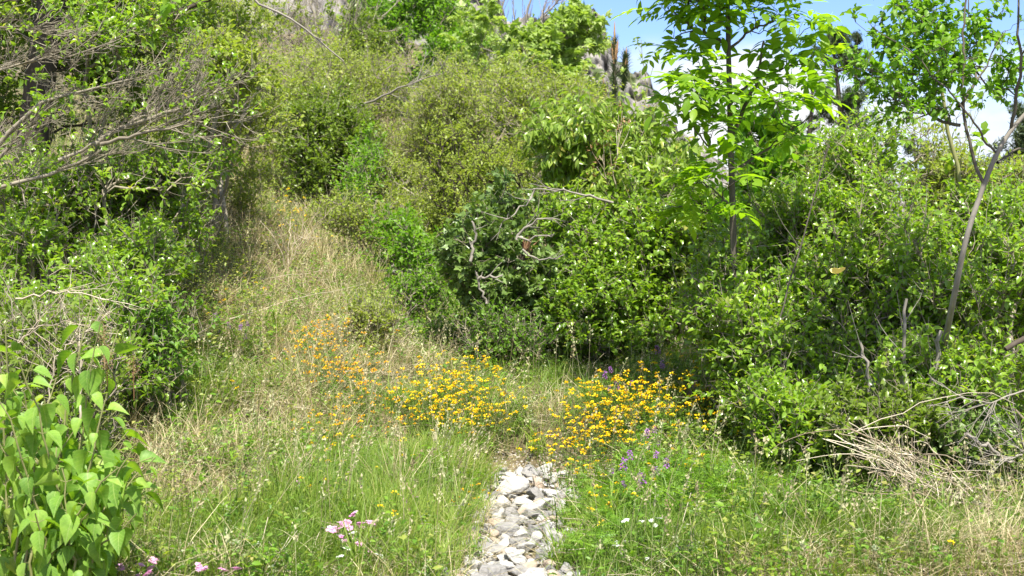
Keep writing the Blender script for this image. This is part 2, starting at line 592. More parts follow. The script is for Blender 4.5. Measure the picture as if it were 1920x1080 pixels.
def ground_material():
    m, t = new_mat('soil')
    tc_ = t.nodes.new('ShaderNodeTexCoord')
    n1 = t.nodes.new('ShaderNodeTexNoise'); n1.inputs['Scale'].default_value = 0.9; n1.inputs['Detail'].default_value = 6
    n2 = t.nodes.new('ShaderNodeTexNoise'); n2.inputs['Scale'].default_value = 34; n2.inputs['Detail'].default_value = 8
    for n_ in (n1, n2):
        t.links.new(tc_.outputs['Object'], n_.inputs[0])
    r1 = ramp(t, [(0.05, 0.075, 0.02), (0.13, 0.11, 0.055), (0.24, 0.19, 0.11)], [0.35, 0.5, 0.68])
    r2 = ramp(t, [(0.45, 0.42, 0.4), (1.0, 0.97, 0.92)], [0.38, 0.62])
    t.links.new(n1.outputs[0], r1.inputs[0]); t.links.new(n2.outputs[0], r2.inputs[0])
    mu = t.nodes.new('ShaderNodeMix'); mu.data_type = 'RGBA'; mu.blend_type = 'MULTIPLY'; mu.inputs[0].default_value = 1
    t.links.new(r1.outputs[0], mu.inputs[6]); t.links.new(r2.outputs[0], mu.inputs[7])
    p = t.nodes.new('ShaderNodeBsdfPrincipled'); p.inputs['Roughness'].default_value = 1
    t.links.new(mu.outputs[2], p.inputs['Base Color'])
    b = t.nodes.new('ShaderNodeBump'); b.inputs['Strength'].default_value = 0.6; b.inputs['Distance'].default_value = 0.02
    t.links.new(n2.outputs[0], b.inputs['Height']); t.links.new(b.outputs[0], p.inputs['Normal'])
    o = t.nodes.new('ShaderNodeOutputMaterial'); t.links.new(p.outputs[0], o.inputs[0])
    return m


def span(a, b, n, p):
    t = np.linspace(-1, 1, n)
    s = np.sign(t) * np.abs(t) ** p
    return a + (b - a) * (s + 1) / 2


xs = span(-900, 900, 261, 4.0)
ys = np.concatenate([np.linspace(-30, 3, 12)[:-1], np.linspace(3, 12, 110)[:-1], np.linspace(12, 40, 90)[:-1], 40 * (2500 / 40) ** np.linspace(0, 1, 60)])
mb = MB()
V, f = grid_mesh(xs, ys, ground)
mb.add(V, [f])
g_ = link('ground', mb.mesh('ground', ground_material()))
tag(g_, 'dry brown soil sloping up behind the stony path', kind='structure')


# ------------------------------------------------------------------ MOUNTAIN
def mountain():
    # ridge silhouette given as picture columns, turned into real heights at 210 m
    Yr = 210.0
    prof = [(-2600, -500), (-1400, -900), (-300, -760), (300, -420), (700, -260), (850, -150), (900, -90), (930, -20), (950, 40), (975, 30), (1020, 36), (1060, 28), (1110, 30), (1128, 62), (1140, 92), (1158, 128),
            (1180, 140), (1205, 138), (1222, 170), (1238, 200), (1252, 222), (1262, 250), (1300, 266), (1330, 290), (1370, 330), (1430, 350), (1600, 372), (2300, 388)]
    px_ = np.array([q[0] for q in prof], float)
    py_ = np.array([q[1] for q in prof], float)
    cols = np.concatenate([np.linspace(-2600, 200, 50)[:-1], np.linspace(200, 1450, 420)[:-1], np.linspace(1450, 2300, 30)])
    top = np.interp(cols, px_, py_)
    X0 = (cols - 960) / F * Yr
    H = CAM_H + (360 - top) / F * Yr
    H = H + np.array([1.3 * mnoise.fractal((x * .35, 3.1, 0), 0.6, 2.1, 5) for x in X0])
    nv = 150
    tt = np.linspace(0, 1, nv)
    V = []
    for k, t in enumerate(tt):
        if t < 0.75:
            s = t / 0.75
            z = -12 + (H + 12) * s
            y = Yr - 60 * (1 - s) ** 1.4 - (H * 0.1) * (1 - s)
        else:
            s = (t - 0.75) / 0.25
            z = H - (H + 12) * s * 0.9
            y = Yr + 70 * s + 0 * H
        V.append(np.stack([X0, y + 0 * X0, z], -1))
    V = np.array(V)
    D = np.zeros(V.shape[:2])
    for a in range(nv):
        for b in range(V.shape[1]):
            if 45 < b < 475:
                p = V[a, b]
                D[a, b] = mnoise.ridged_multi_fractal((p[0] * .09, p[1] * .05, p[2] * .07), 0.9, 2.2, 6, 1.0, 2.0) * 1.6 + 0.9 * mnoise.fractal((p[0] * .5, p[1] * .3, p[2] * .35), .8, 2, 5)
    V[:, :, 1] -= D * 2.2
    ny, nx = nv, V.shape[1]
    i = (np.arange(ny - 1)[:, None] * nx + np.arange(nx - 1)[None, :]).ravel()
    f = np.stack([i, i + 1, i + nx + 1, i + nx], -1)
    m, t = new_mat('crag_rock')
    tc_ = t.nodes.new('ShaderNodeTexCoord')
    mp_ = t.nodes.new('ShaderNodeMapping'); mp_.inputs['Scale'].default_value = (1, 1, 0.45)
    t.links.new(tc_.outputs['Object'], mp_.inputs[0])
    n1 = t.nodes.new('ShaderNodeTexNoise'); n1.inputs['Scale'].default_value = 0.55; n1.inputs['Detail'].default_value = 10; n1.inputs['Roughness'].default_value = 0.7
    n2 = t.nodes.new('ShaderNodeTexNoise'); n2.inputs['Scale'].default_value = 0.14; n2.inputs['Detail'].default_value = 8
    t.links.new(mp_.outputs[0], n1.inputs[0]); t.links.new(tc_.outputs['Object'], n2.inputs[0])
    r1 = ramp(t, [(0.11, 0.105, 0.10), (0.23, 0.215, 0.20), (0.34, 0.315, 0.285), (0.38, 0.31, 0.23)], [0.3, 0.48, 0.64, 0.78])
    r2 = ramp(t, [(0, 0, 0), (1, 1, 1)], [0.56, 0.60])
    r3 = ramp(t, [(0.05, 0.08, 0.025), (0.10, 0.13, 0.04)])
    t.links.new(n1.outputs[0], r1.inputs[0]); t.links.new(n2.outputs[0], r2.inputs[0]); t.links.new(n1.outputs[0], r3.inputs[0])
    mx = t.nodes.new('ShaderNodeMix'); mx.data_type = 'RGBA'
    t.links.new(r2.outputs[0], mx.inputs[0]); t.links.new(r1.outputs[0], mx.inputs[6]); t.links.new(r3.outputs[0], mx.inputs[7])
    p = t.nodes.new('ShaderNodeBsdfPrincipled'); p.inputs['Roughness'].default_value = 0.95
    t.links.new(mx.outputs[2], p.inputs['Base Color'])
    b = t.nodes.new('ShaderNodeBump'); b.inputs['Strength'].default_value = 1.0; b.inputs['Distance'].default_value = 0.8
    t.links.new(n1.outputs[0], b.inputs['Height']); t.links.new(b.outputs[0], p.inputs['Normal'])
    o = t.nodes.new('ShaderNodeOutputMaterial'); t.links.new(p.outputs[0], o.inputs[0])
    mb = MB()
    mb.add(V.reshape(-1, 3), [f])
    tag(link('mountain', mb.mesh('mountain', m)), 'grey limestone crag rising beyond the shrubs', kind='structure')


mountain()

# ------------------------------------------------------------------ woody plants
def bez(p0, t0, p1, k):
    """curve of k points from p0 leaving along t0 and ending in p1"""
    d = np.linalg.norm(p1 - p0)
    c = p0 + t0 * d * 0.4
    s = np.linspace(0, 1, k)[:, None]
    return (1 - s) ** 2 * p0 + 2 * s * (1 - s) * c + s * s * p1


def polyline(pts, n):
    pts = np.asarray(pts, float)
    seg = np.r_[0, np.cumsum(np.linalg.norm(np.diff(pts, axis=0), axis=1))]
    t = np.linspace(0, seg[-1], n)
    out = np.stack([np.interp(t, seg, pts[:, i]) for i in range(3)], -1)
    for _ in range(2):
        out[1:-1] = (out[:-2] + 2 * out[1:-1] + out[2:]) / 4
    return out


def skeleton(stems, A, wander=0.06, alpha=0.35, k=4):
    """stems: list of (points, r0, r1); A attractors. Every attractor is reached by a curved branch from the cheapest node so far."""
    cap = sum(len(s[0]) for s in stems) + len(A) * (k - 1) + 8
    nodes = np.zeros((cap, 3)); tang = np.zeros((cap, 3)); plen = np.zeros(cap); par = -np.ones(cap, int); fixed = np.zeros(cap)
    n = 0
    for pts, r0, r1 in stems:
        pts = np.asarray(pts)
        tg = unit(np.gradient(pts, axis=0))
        acc = 0
        for i, p in enumerate(pts):
            nodes[n] = p; tang[n] = tg[i]; par[n] = n - 1 if i else -1
            acc += np.linalg.norm(pts[i] - pts[i - 1]) if i else 0
            plen[n] = acc; fixed[n] = r0 + (r1 - r0) * i / (len(pts) - 1)
            n += 1
    n_stem = n
    base = nodes[0].copy()
    A = A[np.argsort(np.linalg.norm(A - base, axis=1))]
    chains, tips = [], []
    for a in A:
        dv = a - nodes[:n]
        d = np.linalg.norm(dv, axis=1)
        cosang = (dv * tang[:n]).sum(1) / np.maximum(d, 1e-6)
        j = int(np.argmin(d * (1.25 - 0.35 * cosang) + alpha * plen[:n]))
        c = bez(nodes[j], unit(tang[j] + 0.6 * unit(dv[j])), a, k)
        c[1:-1] += R.normal(0, wander * d[j], (k - 2, 3))
        prev, ids = j, [j]
        for q in range(1, k):
            nodes[n] = c[q]; tang[n] = unit(c[q] - c[q - 1]); plen[n] = plen[prev] + np.linalg.norm(c[q] - c[q - 1]); par[n] = prev
            prev = n; ids.append(n); n += 1
        chains.append(ids); tips.append(prev)
    cnt = np.zeros(n)
    for t in tips:
        cnt[t] += 1
    for i in range(n - 1, 0, -1):
        if par[i] >= 0:
            cnt[par[i]] += cnt[i]
    return nodes[:n], tang[:n], np.maximum(cnt, 1), fixed[:n], np.array(chains), np.array(tips), n_stem


def blob_points(blobs, n, shell=2.2, clump=0.35, seed=0.0, flo=1.3):
    """random points inside world ellipsoids [(centre, radii)], thinned by noise so that holes open"""
    vol = np.array([np.prod(r) for _, r in blobs]) ** 0.8
    out = []
    tries = 0
    while len(out) < n and tries < 60:
        tries += 1
        m = n
        ix = R.choice(len(blobs), m, p=vol / vol.sum())
        d = unit(R.normal(size=(m, 3)))
        rr = R.random(m) ** (1 / (shell + 0.8))
        C = np.array([blobs[i][0] for i in ix]); Rd = np.array([blobs[i][1] for i in ix])
        bump = 1 + 0.42 * nz3(d * 2.3 + C, flo, seed)
        wild = np.where(R.random(m) < .18, R.uniform(1.05, 1.5, m), 1.0)
        d = np.where(wild[:, None] > 1, unit(d + np.array([0, 0, .5])), d)
        P = C + d * Rd * (rr * bump * wild)[:, None]
        keep = nz3(P, 2.2, seed + 3) > clump - 0.75 + R.random(m) * 0.4
        P = P[keep]
        P = P[P[:, 2] > ground(P[:, 0], P[:, 1]) + 0.04]
        out += list(P)
    return np.array(out[:n])


def PB(px, py, rx, ry, Y, depth=None):
    """ellipsoid whose centre shows at (px,py) and stands Y metres away"""
    c = W(px, py, Y)
    sx_ = rx * Y / F
    return (c, np.array([sx_, depth if depth else max(sx_, ry * Y / F) * 0.8, ry * Y / F]))


def PS(px, py, rx, ry, Y, ref, depth=None, k=.004):
    """ellipsoid of a mounded shrub: the lower it is, the nearer it stands"""
    return PB(px, py, rx, ry, Y + (ref - py) * k, depth)


def leafy(mb, tips, tdir, tpl, size, twigs=4, per=6, tlen=0.12, up=0.35, droop=0.0, mbt=None, trad=0.0016, flat=1.0, svar=0.38, jit=0.5, zs=1.0):
    """twiglets at branch tips with leaves along them"""
    n = len(tips)
    P0 = np.repeat(tips, twigs, 0)
    D = unit(np.repeat(tdir, twigs, 0) * 0.6 + R.normal(0, 0.75, (n * twigs, 3)) + np.array([0, 0, up]))
    Ln = tlen * R.uniform(0.5, 1.4, n * twigs)
    P1 = P0 + D * Ln[:, None] + np.array([0, 0, 1]) * (0.12 * Ln)[:, None]
    Pm = (P0 + P1) / 2 + R.normal(0, 0.06, (len(P0), 3)) * Ln[:, None]
    if mbt is not None:
        tubes(mbt, np.stack([P0, Pm, P1], 1), np.stack([np.full(len(P0), trad * 1.4), np.full(len(P0), trad), np.full(len(P0), trad * 0.5)], 1), 3)
    m = n * twigs
    t = (np.arange(per)[None, :] + R.random((m, per))) / per
    t = 0.15 + 0.85 * t
    PP = (P0[:, None] * (1 - t[..., None]) + P1[:, None] * t[..., None]).reshape(-1, 3)
    DD = np.repeat(D, per, 0)
    ld = unit(DD * 0.55 + R.normal(0, jit, (len(PP), 3)) + np.array([0, 0, -droop]))
    ld = unit(ld * np.array([1, 1, zs]))
    ln = np.array([0, 0, flat]) + R.normal(0, 0.42, (len(PP), 3))
    S = size * R.uniform(1 - svar, 1 + svar, len(PP))
    PP = PP + ld * (S * 0.12)[:, None]
    base_r = np.repeat(R.random(n), twigs * per)
    rnd = np.clip(0.45 * base_r + 0.55 * R.random(len(PP)), 0, 1)
    if isinstance(tpl, list):
        w = R.integers(0, len(tpl), len(PP))
        for i, tp in enumerate(tpl):
            s = w == i
            place(mb, tp, PP[s], ld[s], ln[s], S[s], rnd[s])
    else:
        place(mb, tpl, PP, ld, ln, S, rnd)


def woody(name, label, cat, base, blobs, n, leaf, size, tpl=T_OVAL, bark='twig', stems=None, n_stems=5, twigs=4, per=6, tlen=0.12,
          r_tip=0.0026, r_pow=0.34, group=None, droop=0.0, clump=0.35, seed=0.0, alpha=0.35, wander=0.07, shell=2.2, up=0.35, flat=1.0, maxr=0.05,
          trunk_bark=None, bare=0.0, leafpart='foliage', jit=0.5, r_scale=1.0, skirt=None, grow=1.0, zs=1.0, limb_bark=None, deadwood=0.55):
    base = np.asarray(base, float)
    blobs = [(c, r * grow) for c, r in blobs]
    if skirt is None:
        skirt = stems is None and trunk_bark is None
    if skirt:
        n0 = len(blobs)
        for c, r in list(blobs):
            gz = float(ground(c[0], c[1]))
            hgt = c[2] - r[2] - gz
            if hgt > 0.05:
                blobs.append((np.array([c[0] * .8 + base[0] * .2, c[1] - min(.35, hgt * .4), gz + hgt * .62 + .05]), np.array([r[0] * .85, r[1] * .85, hgt * .62])))
        n = int(n * (1 + .5 * (len(blobs) - n0) / n0))
    root = thing(name, base, label, cat, group)
    A = blob_points(blobs, n, shell, clump, seed)
    st = []
    given = stems is not None
    if given:
        for s in stems:
            c = polyline(s[0], max(8, len(s[0]) * 4))
            if len(st):
                c[1:] += np.cumsum(R.normal(0, .006, (len(c) - 1, 3)), 0)
            st.append((c, s[1], s[2]))
    else:
        cen = np.mean([b[0] for b in blobs], 0)
        for i in range(n_stems):
            b0 = base + np.array([R.normal(0, 0.07), R.normal(0, 0.07), -0.03])
            b0[2] = float(ground(b0[0], b0[1])) - 0.03
            b = blobs[i % len(blobs)]
            tgt = b[0] + R.normal(0, 0.35, 3) * b[1]
            tgt[2] = max(tgt[2], b0[2] + 0.15)
            up0 = unit(np.array([R.normal(0, .25), R.normal(0, .25), 1.0]))
            c = bez(b0, up0, b0 + (tgt - b0) * 0.8, 9)
            c[1:] += R.normal(0, 0.012, (8, 3))
            st.append((c, 0, 0))
    nodes, tang, cnt, fixed, chains, tips, ns = skeleton(st, A, wander, alpha)
    rad_ = np.minimum(r_tip * cnt ** r_pow * r_scale, maxr)
    mbt = MB()
    k0 = 0
    for pts, r0, r1 in st:
        k = len(pts)
        rr = np.maximum(rad_[k0:k0 + k], fixed[k0:k0 + k]) if given else rad_[k0:k0 + k]
        P_ = nodes[k0:k0 + k]
        if trunk_bark is None:
            tubes(mbt, P_[None], rr[None], 8)
        else:
            mt = MB()
            tubes(mt, P_[None], rr[None], 10)
            part('trunk' if k0 == 0 else 'limb', mt, MAT[trunk_bark if k0 == 0 or not limb_bark else limb_bark], root)
        k0 += k
    C = nodes[chains]
    rc = rad_[chains]
    rc[:, 0] = np.minimum(rc[:, 0], rc[:, 1] * 1.25)
    tubes(mbt, C, rc, 4)
    if deadwood > 0:
        dd = C[R.random(len(C)) < deadwood]
        if len(dd):
            ext = float(np.mean([b_[1][0] for b_ in blobs]))
            e = sub(dd, 2, .28 * ext + .12, .5, (0, 0, .15))
            tubes(mbt, e, taper(len(e), 5, r_tip * .9, r_tip * .35), 3)
    mbl = MB()
    lt = tips if bare <= 0 else tips[R.random(len(tips)) > bare]
    leafy(mbl, nodes[lt], tang[lt], tpl, size, twigs, per, tlen, up, droop, mbt, flat=flat, jit=jit, zs=zs)
    part('branches', mbt, MAT[bark], root)
    part(leafpart, mbl, MAT[leaf], root)
    return root


def sub(chains, npc, ln, spread=0.8, bias=(0, 0, 0.3), k=5, tmin=0.2, wob=0.08):
    """side branches springing from every chain (n,K,3)"""
    n, K, _ = chains.shape
    idx = np.repeat(np.arange(n), npc)
    t = tmin + (1 - tmin) * R.random(len(idx))
    f = t * (K - 1)
    i = np.minimum(f.astype(int), K - 2)
    w = (f - i)[:, None]
    P = chains[idx, i] * (1 - w) + chains[idx, i + 1] * w
    T = unit(chains[idx, i + 1] - chains[idx, i])
    D = unit(T + R.normal(0, spread, (len(idx), 3)))
    Ls = ln * R.uniform(0.4, 1.2, len(idx)) * (1.15 - 0.5 * t)
    s = np.linspace(0, 1, k)
    B = np.array(bias, float)
    out = P[:, None] + Ls[:, None, None] * (s[None, :, None] * D[:, None] + (s ** 2)[None, :, None] * B[None, None])
    out[:, 1:] += np.cumsum(R.normal(0, wob, (len(idx), k - 1, 3)), 1) * Ls[:, None, None] / k
    return out


def taper(n, k, r0, r1):
    return np.repeat(np.linspace(r0, r1, k)[None], n, 0) * R.uniform(0.75, 1.2, (n, 1))


def bare_branches(name, label, cat, limbs, levels, bark='twig', group=None, leaf=None, base=None, sides=4, nm='branch'):
    """limbs: list of (points, r0, r1). levels: (count, length, spread, bias, r0, r1)"""
    b = np.asarray(limbs[0][0][0] if base is None else base, float)
    root = thing(name, b, label, cat, group)
    mb = MB()
    L0 = []
    for pts, r0, r1 in limbs:
        c = polyline(pts, 12)
        c[1:-1] += R.normal(0, 0.008, (10, 3))
        L0.append(c)
        tubes(mb, c[None], np.linspace(r0, r1, 12)[None], 7)
    part(nm, mb, MAT[bark], root)
    cur = np.array(L0)
    mt = MB()
    allc = []
    for cntc, ln, spread, bias, r0, r1 in levels:
        cur = sub(cur, cntc, ln, spread, bias)
        tubes(mt, cur, taper(len(cur), cur.shape[1], r0, r1), sides)
        allc.append(cur)
    if levels:
        part('twigs', mt, MAT[bark], root)
    if leaf:
        ml = MB()
        c = allc[-1]
        if len(leaf) > 4:
            c = c[R.random(len(c)) < leaf[4]]
        mat, tpl, size, npt = leaf[:4]
        leafy(ml, c[:, -1], unit(c[:, -1] - c[:, -2]), tpl, size, npt, 4, 0.06)
        part('foliage', ml, MAT[mat], root)
    return root

# ================================================================== TREES AND SHRUBS
# ---- far pines on the right
def pine(label, base, H, w, seed, group, n=26):
    rr = np.random.default_rng(seed)
    base = np.asarray(base, float)
    root = thing('pine_tree', base, label, 'tree', group)
    mt, ml = MB(), MB()
    s = np.linspace(0, 1, 8)
    tr = base + np.stack([0.05 * H * np.sin(s * 3 + seed), 0 * s, s * H], -1)
    tubes(mt, tr[None], np.linspace(0.022 * H, 0.004 * H, 8)[None], 7)
    ch, tip = [], []
    for i in range(n):
        t = rr.uniform(0.25, 1.0)
        p0 = np.array([np.interp(t, s, tr[:, i_]) for i_ in range(3)])
        a = rr.uniform(0, 6.28)
        ln = w * (1.15 - t) ** 0.7 * rr.uniform(0.6, 1.1)
        d = np.array([math.cos(a), math.sin(a), 0.25])
        q = np.linspace(0, 1, 5)[:, None]
        c = p0 + d * ln * q + np.array([0, 0, 0.35 * ln]) * q ** 2
        ch.append(c)
        for _ in range(9):
            k = rr.uniform(0.35, 1.0)
            tip.append(p0 + d * ln * k + np.array([0, 0, .35 * ln]) * k * k + rr.normal(0, 0.12 * ln, 3))
    ch = np.array(ch)
    tubes(mt, ch, taper(len(ch), 5, 0.006 * H, 0.002 * H), 4)
    tip = np.array(tip)
    m = 46
    P = np.repeat(tip, m, 0) + rr.normal(0, 0.05 * w, (len(tip) * m, 3))
    D = unit(rr.normal(0, 1, (len(P), 3)) + np.array([0, 0, 0.9]))
    needle = (np.array([(-.10, 0, 0), (.10, 0, 0), (0, 1, 0)], float), [np.array([(0, 1, 2)])])
    place(ml, needle, P, D, rr.normal(0, 1, (len(P), 3)), 0.12 * w * rr.uniform(.6, 1.2, len(P)))
    part('trunk', mt, MAT['bark'], root)
    part('crown', ml, MAT['needle'], root)
    return root


def far_base(px, Y):
    return base_at(px, Y, -0.1)


def top_h(px, py, Y, base):
    return W(px, py, Y)[2] - base[2]


for px, py, Y, w, sd_, n, lab in (
        (1572, 45, 34, 1.25, 1, 30, 'tall dark pine showing between the ash and the pale barked tree'),
        (1625, 62, 36, 0.8, 2, 22, 'smaller pine with a narrow tip right of the tall dark pine'),
        (1935, 215, 30, 1.5, 3, 26, 'dark pine at the right edge behind the pale barked tree'),
        (1495, 130, 42, 0.8, 5, 18, 'thin distant pine half hidden by the ash leaves'),
        (1700, 250, 40, 1.2, 6, 22, 'low distant pine behind the fork of the pale barked tree')):
    b = far_base(px, Y)
    pine(lab, b, top_h(px, py, Y, b), w, sd_, 'pines beyond the shrubs', n)


def candle_pine(label, px, py, Y, seed, hc, side):
    b = base_at(px, Y)
    H = top_h(px, py, Y, b)
    rr = np.random.default_rng(seed)
    root = thing('young_pine', b, label, 'tree', 'young pines with buff candles')
    mt, ml, mcs = MB(), MB(), []
    s = np.linspace(0, 1, 8)
    tr = b + np.stack([0.02 * np.sin(s * 4), 0 * s, s * (H - hc)], -1)
    tubes(mt, tr[None], np.linspace(0.03, 0.016, 8)[None], 6)
    tips = [(tr[-1], np.array([0, 0, 1.0]), hc, 0.02)]
    for q in side:
        p0 = tr[-1] + np.array([0, 0, q[1]])
        c = bez(p0, unit(np.array([q[0], 0, .2])), p0 + np.array([q[0], q[3], q[2]]), 5)
        tubes(mt, c[None], np.linspace(0.012, 0.008, 5)[None], 5)
        tips.append((c[-1], unit(np.array([q[0] * .5, 0, 1.0])), hc * .5, 0.016))
    for p, d, ln, r in tips:
        mc = MB()
        mcs.append(mc)
        q = np.linspace(0, 1, 8)
        c = p + d * (q * ln)[:, None]
        tubes(mc, c[None], (r * np.array([1, 1.05, .95, .85, .8, .65, .5, .15]))[None], 7)
        for k in range(5):
            a = rr.uniform(0, 6.28)
            c2 = p + d * ln * 0.1 + np.array([math.cos(a), math.sin(a), 0]) * 0.025 + (d + np.array([math.cos(a), math.sin(a), 0]) * .12) * (q * ln * rr.uniform(.3, .6))[:, None]
            tubes(mc, c2[None], (r * .6 * np.array([1, 1, .95, .85, .8, .65, .5, .15]))[None], 5)
        m = 900
        t = rr.uniform(-1.1, 0.55, m)
        P = p + d * (t * ln)[:, None] + rr.normal(0, 0.008, (m, 3))
        D = unit(rr.normal(0, 0.5, (m, 3)) + d * 0.9)
        needle = (np.array([(-.035, 0, 0), (.035, 0, 0), (0, 1, 0)], float), [np.array([(0, 1, 2)])])
        place(ml, needle, P, D, rr.normal(0, 1, (m, 3)), 0.13 * rr.uniform(.6, 1.2, m))
    part('trunk', mt, MAT['bark'], root)
    part('needles', ml, MAT['needle'], root)
    for mc in mcs:
        part('candle', mc, MAT['candle'], root)


candle_pine('young pine with the tallest buff candle standing against the crag edge', 1152, 40, 17, 4, 0.55, [(0.14, -0.15, 0.10, 0.0), (-0.12, -0.5, 0.05, 0.1)])
candle_pine('young pine with a short buff candle right of the tallest candle', 1217, 195, 17.5, 5, 0.25, [(0.2, -0.2, 0.02, 0.1), (0.45, -0.35, 0.0, 0.1)])
candle_pine('young pine with buff candles in front of the low end of the crag', 1262, 275, 16, 6, 0.22, [(0.18, -0.1, 0.05, 0.1)])

# ---- hillside shrubs behind, left to centre
HB = 'shrubs on the hillside behind the trail'
SPEC = [
    # label, base px,Y, blobs, n, leaf mat, size, template, extra
    ('bright green leafy tree in front of the grey crag', 790, 24, [(780, 60, 60, 80), (730, 20, 50, 50), (830, 120, 45, 45), (760, 140, 60, 40)], 240, 'lime', 0.075, T_OVAL, dict(twigs=5, per=8, tlen=0.26, clump=.45, trunk_bark='palebark', n_stems=3)),
    ('pale leaved maple with whitish shoot tips before the crag', 1010, 22, [(990, 150, 80, 45), (1080, 70, 28, 45), (905, 150, 45, 35), (950, 70, 45, 35), (1050, 180, 60, 35), (1020, 90, 40, 30), (1100, 120, 30, 30)], 300, 'pale', 0.12, T_PALM, dict(twigs=3, per=5, tlen=0.22, clump=.5, n_stems=6, up=.7)),
    ('olive green shrub at the top left of the slope', 470, 20, [(450, 40, 100, 70), (540, 90, 80, 60), (400, 110, 80, 50)], 240, 'olive', 0.05, T_SMALL, dict(clump=.5)),
    ('thin shrub of grey twigs below the upper rock', 610, 23, [(610, 60, 80, 60), (670, 110, 70, 40)], 240, 'olive', 0.045, T_SMALL, dict(twigs=2, per=3, bare=.45, clump=.5, tlen=.3)),
    ('dark green shrub beside the bright tree on the hillside', 660, 22.5, [(655, 40, 40, 50), (690, 80, 40, 40)], 110, 'deep', 0.06, T_OVAL, dict(clump=.4)),
    ('yellow green airy shrub in the middle of the hillside', 700, 18.5, [(700, 190, 110, 60), (620, 150, 80, 50), (770, 240, 80, 45)], 380, 'olive', 0.042, T_SMALL, dict(twigs=4, per=6, clump=.42, tlen=.2)),
    ('broad grey green shrub between the maple and the dry slope', 880, 17.5, [(870, 230, 110, 70), (960, 260, 90, 60), (800, 280, 80, 50), (900, 170, 90, 40)], 470, 'olive', 0.04, T_SMALL, dict(twigs=4, per=6, clump=.42, tlen=.18)),
    ('olive shrub below the maple beside the vine thicket', 1030, 16, [(1020, 200, 80, 50), (1075, 195, 50, 28), (980, 300, 60, 60)], 260, 'olive', 0.045, T_SMALL, dict(clump=.4, tlen=.18)),
    ('green shrub above the dark hollow on the slope', 600, 16.5, [(570, 200, 60, 40), (520, 170, 70, 50), (640, 215, 50, 35)], 260, 'olive', 0.037, T_OVAL, dict(clump=.35, tlen=.16)),
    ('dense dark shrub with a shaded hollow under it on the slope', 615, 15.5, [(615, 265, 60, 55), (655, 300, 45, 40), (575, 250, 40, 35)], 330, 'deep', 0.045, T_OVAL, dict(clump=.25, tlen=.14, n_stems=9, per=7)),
    ('small bright shrub right of the shaded hollow', 690, 14.5, [(690, 320, 30, 40), (665, 345, 30, 30)], 70, 'lime', 0.04, T_OVAL, dict(clump=.3, tlen=.12)),
    ('thin olive shrub over dry grass in the middle of the slope', 780, 14.5, [(770, 340, 60, 40), (720, 380, 50, 30)], 140, 'olive', 0.035, T_SMALL, dict(clump=.5, tlen=.12)),
    ('dark stemmed shrub left of the ivy mound', 880, 12.5, [(870, 330, 55, 60), (930, 340, 50, 50), (850, 280, 50, 40), (900, 390, 50, 30)], 270, 'olive', 0.036, T_SMALL, dict(clump=.4, tlen=.13, n_stems=9, r_scale=1.5, bark='bark')),
    ('low bright green seedling shrub on the dry slope', 760, 11.5, [(745, 440, 40, 40), (780, 410, 30, 30), (800, 470, 30, 30)], 90, 'lime', 0.04, T_OVAL, dict(clump=.45, tlen=.1)),
    ('shrub behind the left branches near the dry slope', 420, 12, [(410, 230, 80, 50), (370, 180, 90, 60), (470, 210, 50, 40)], 240, 'olive', 0.042, T_OVAL, dict(skirt=False, clump=.4, tlen=.14)),
]
for i, (lab, bx, Y, bl, n, lm, sz, tp, ex) in enumerate(SPEC):
    ex = dict(ex)
    big = 'tree' in lab or 'maple' in lab
    woody('hillside_tree' if big else 'hillside_shrub', lab, 'tree' if big else 'shrub', base_at(bx, Y), [PB(*b, Y + R.uniform(-.8, .8)) for b in bl], int(n * 1.7), lm, sz, tp, seed=i * 7.3, grow=1.3,
          group=None if big else HB, r_tip=ex.pop('r_tip', 0.0035), **ex)

for lab, bx, Y, bl, n, lm, sz in (
        ('light green bush clinging below the crag top', 880, 30, [(880, 90, 60, 50), (850, 40, 40, 40), (920, 110, 50, 40)], 170, 'pale', .09),):
    woody('hillside_shrub', lab, 'shrub', base_at(bx, Y), [PB(*b, Y) for b in bl], n, lm, sz, T_OVAL, group=HB, r_tip=.004, tlen=.25, clump=.5, twigs=4, per=5)

# bare grey stems rising through the maple
bare_branches('bare_tree', 'leafless grey tree standing in the pale maple against the crag', 'tree',
              [([base_at(985, 23), W(985, 200, 23), W(975, 90, 23), W(990, 10, 23), W(1010, -40, 23)], .05, .015),
               ([W(985, 160, 23), W(950, 90, 23), W(925, 20, 23), W(915, -30, 23)], .03, .01),
               ([W(975, 120, 23), W(1000, 60, 23), W(1030, 10, 23)], .03, .01)],
              [(9, 0.9, .5, (0, 0, .4), .012, .006), (4, 0.4, .6, (0, 0, .3), .006, .004)], 'palebark')
bare_branches('bare_tree', 'leafless grey twiggy tree above the bright slope shrubs at upper centre', 'tree',
              [([base_at(620, 22), W(620, 140, 22), W(600, 70, 22), W(580, 0, 22)], .04, .012),
               ([W(620, 130, 22), W(660, 80, 22), W(700, 40, 22)], .025, .008),
               ([W(615, 150, 22), W(560, 90, 22), W(510, 50, 22)], .025, .008)],
              [(12, 0.9, .5, (0, 0, .3), .01, .005), (5, 0.45, .6, (0, 0, .2), .005, .003)], 'twig')
bare_branches('dead_branch', 'pale leaning dead branch crossing the hillside shrubs', 'branch',
              [([W(640, 215, 16), W(700, 190, 15.8), W(760, 160, 15.5), W(820, 140, 15.5)], .018, .006)],
              [(9, 0.5, .5, (0, 0, .1), .006, .003), (3, 0.2, .6, (0, 0, .1), .003, .002)], 'palebark', base=base_at(640, 16))
bare_branches('dead_branch', 'bare thin branch arching over the top of the slope', 'branch',
              [([W(380, -110, 8.5), W(470, 0, 8.5), W(545, 35, 8.5), W(600, 75, 8.5), W(645, 115, 8.5)], .012, .004)],
              [(4, 0.25, .5, (0, 0, .1), .003, .002)], 'palebark')

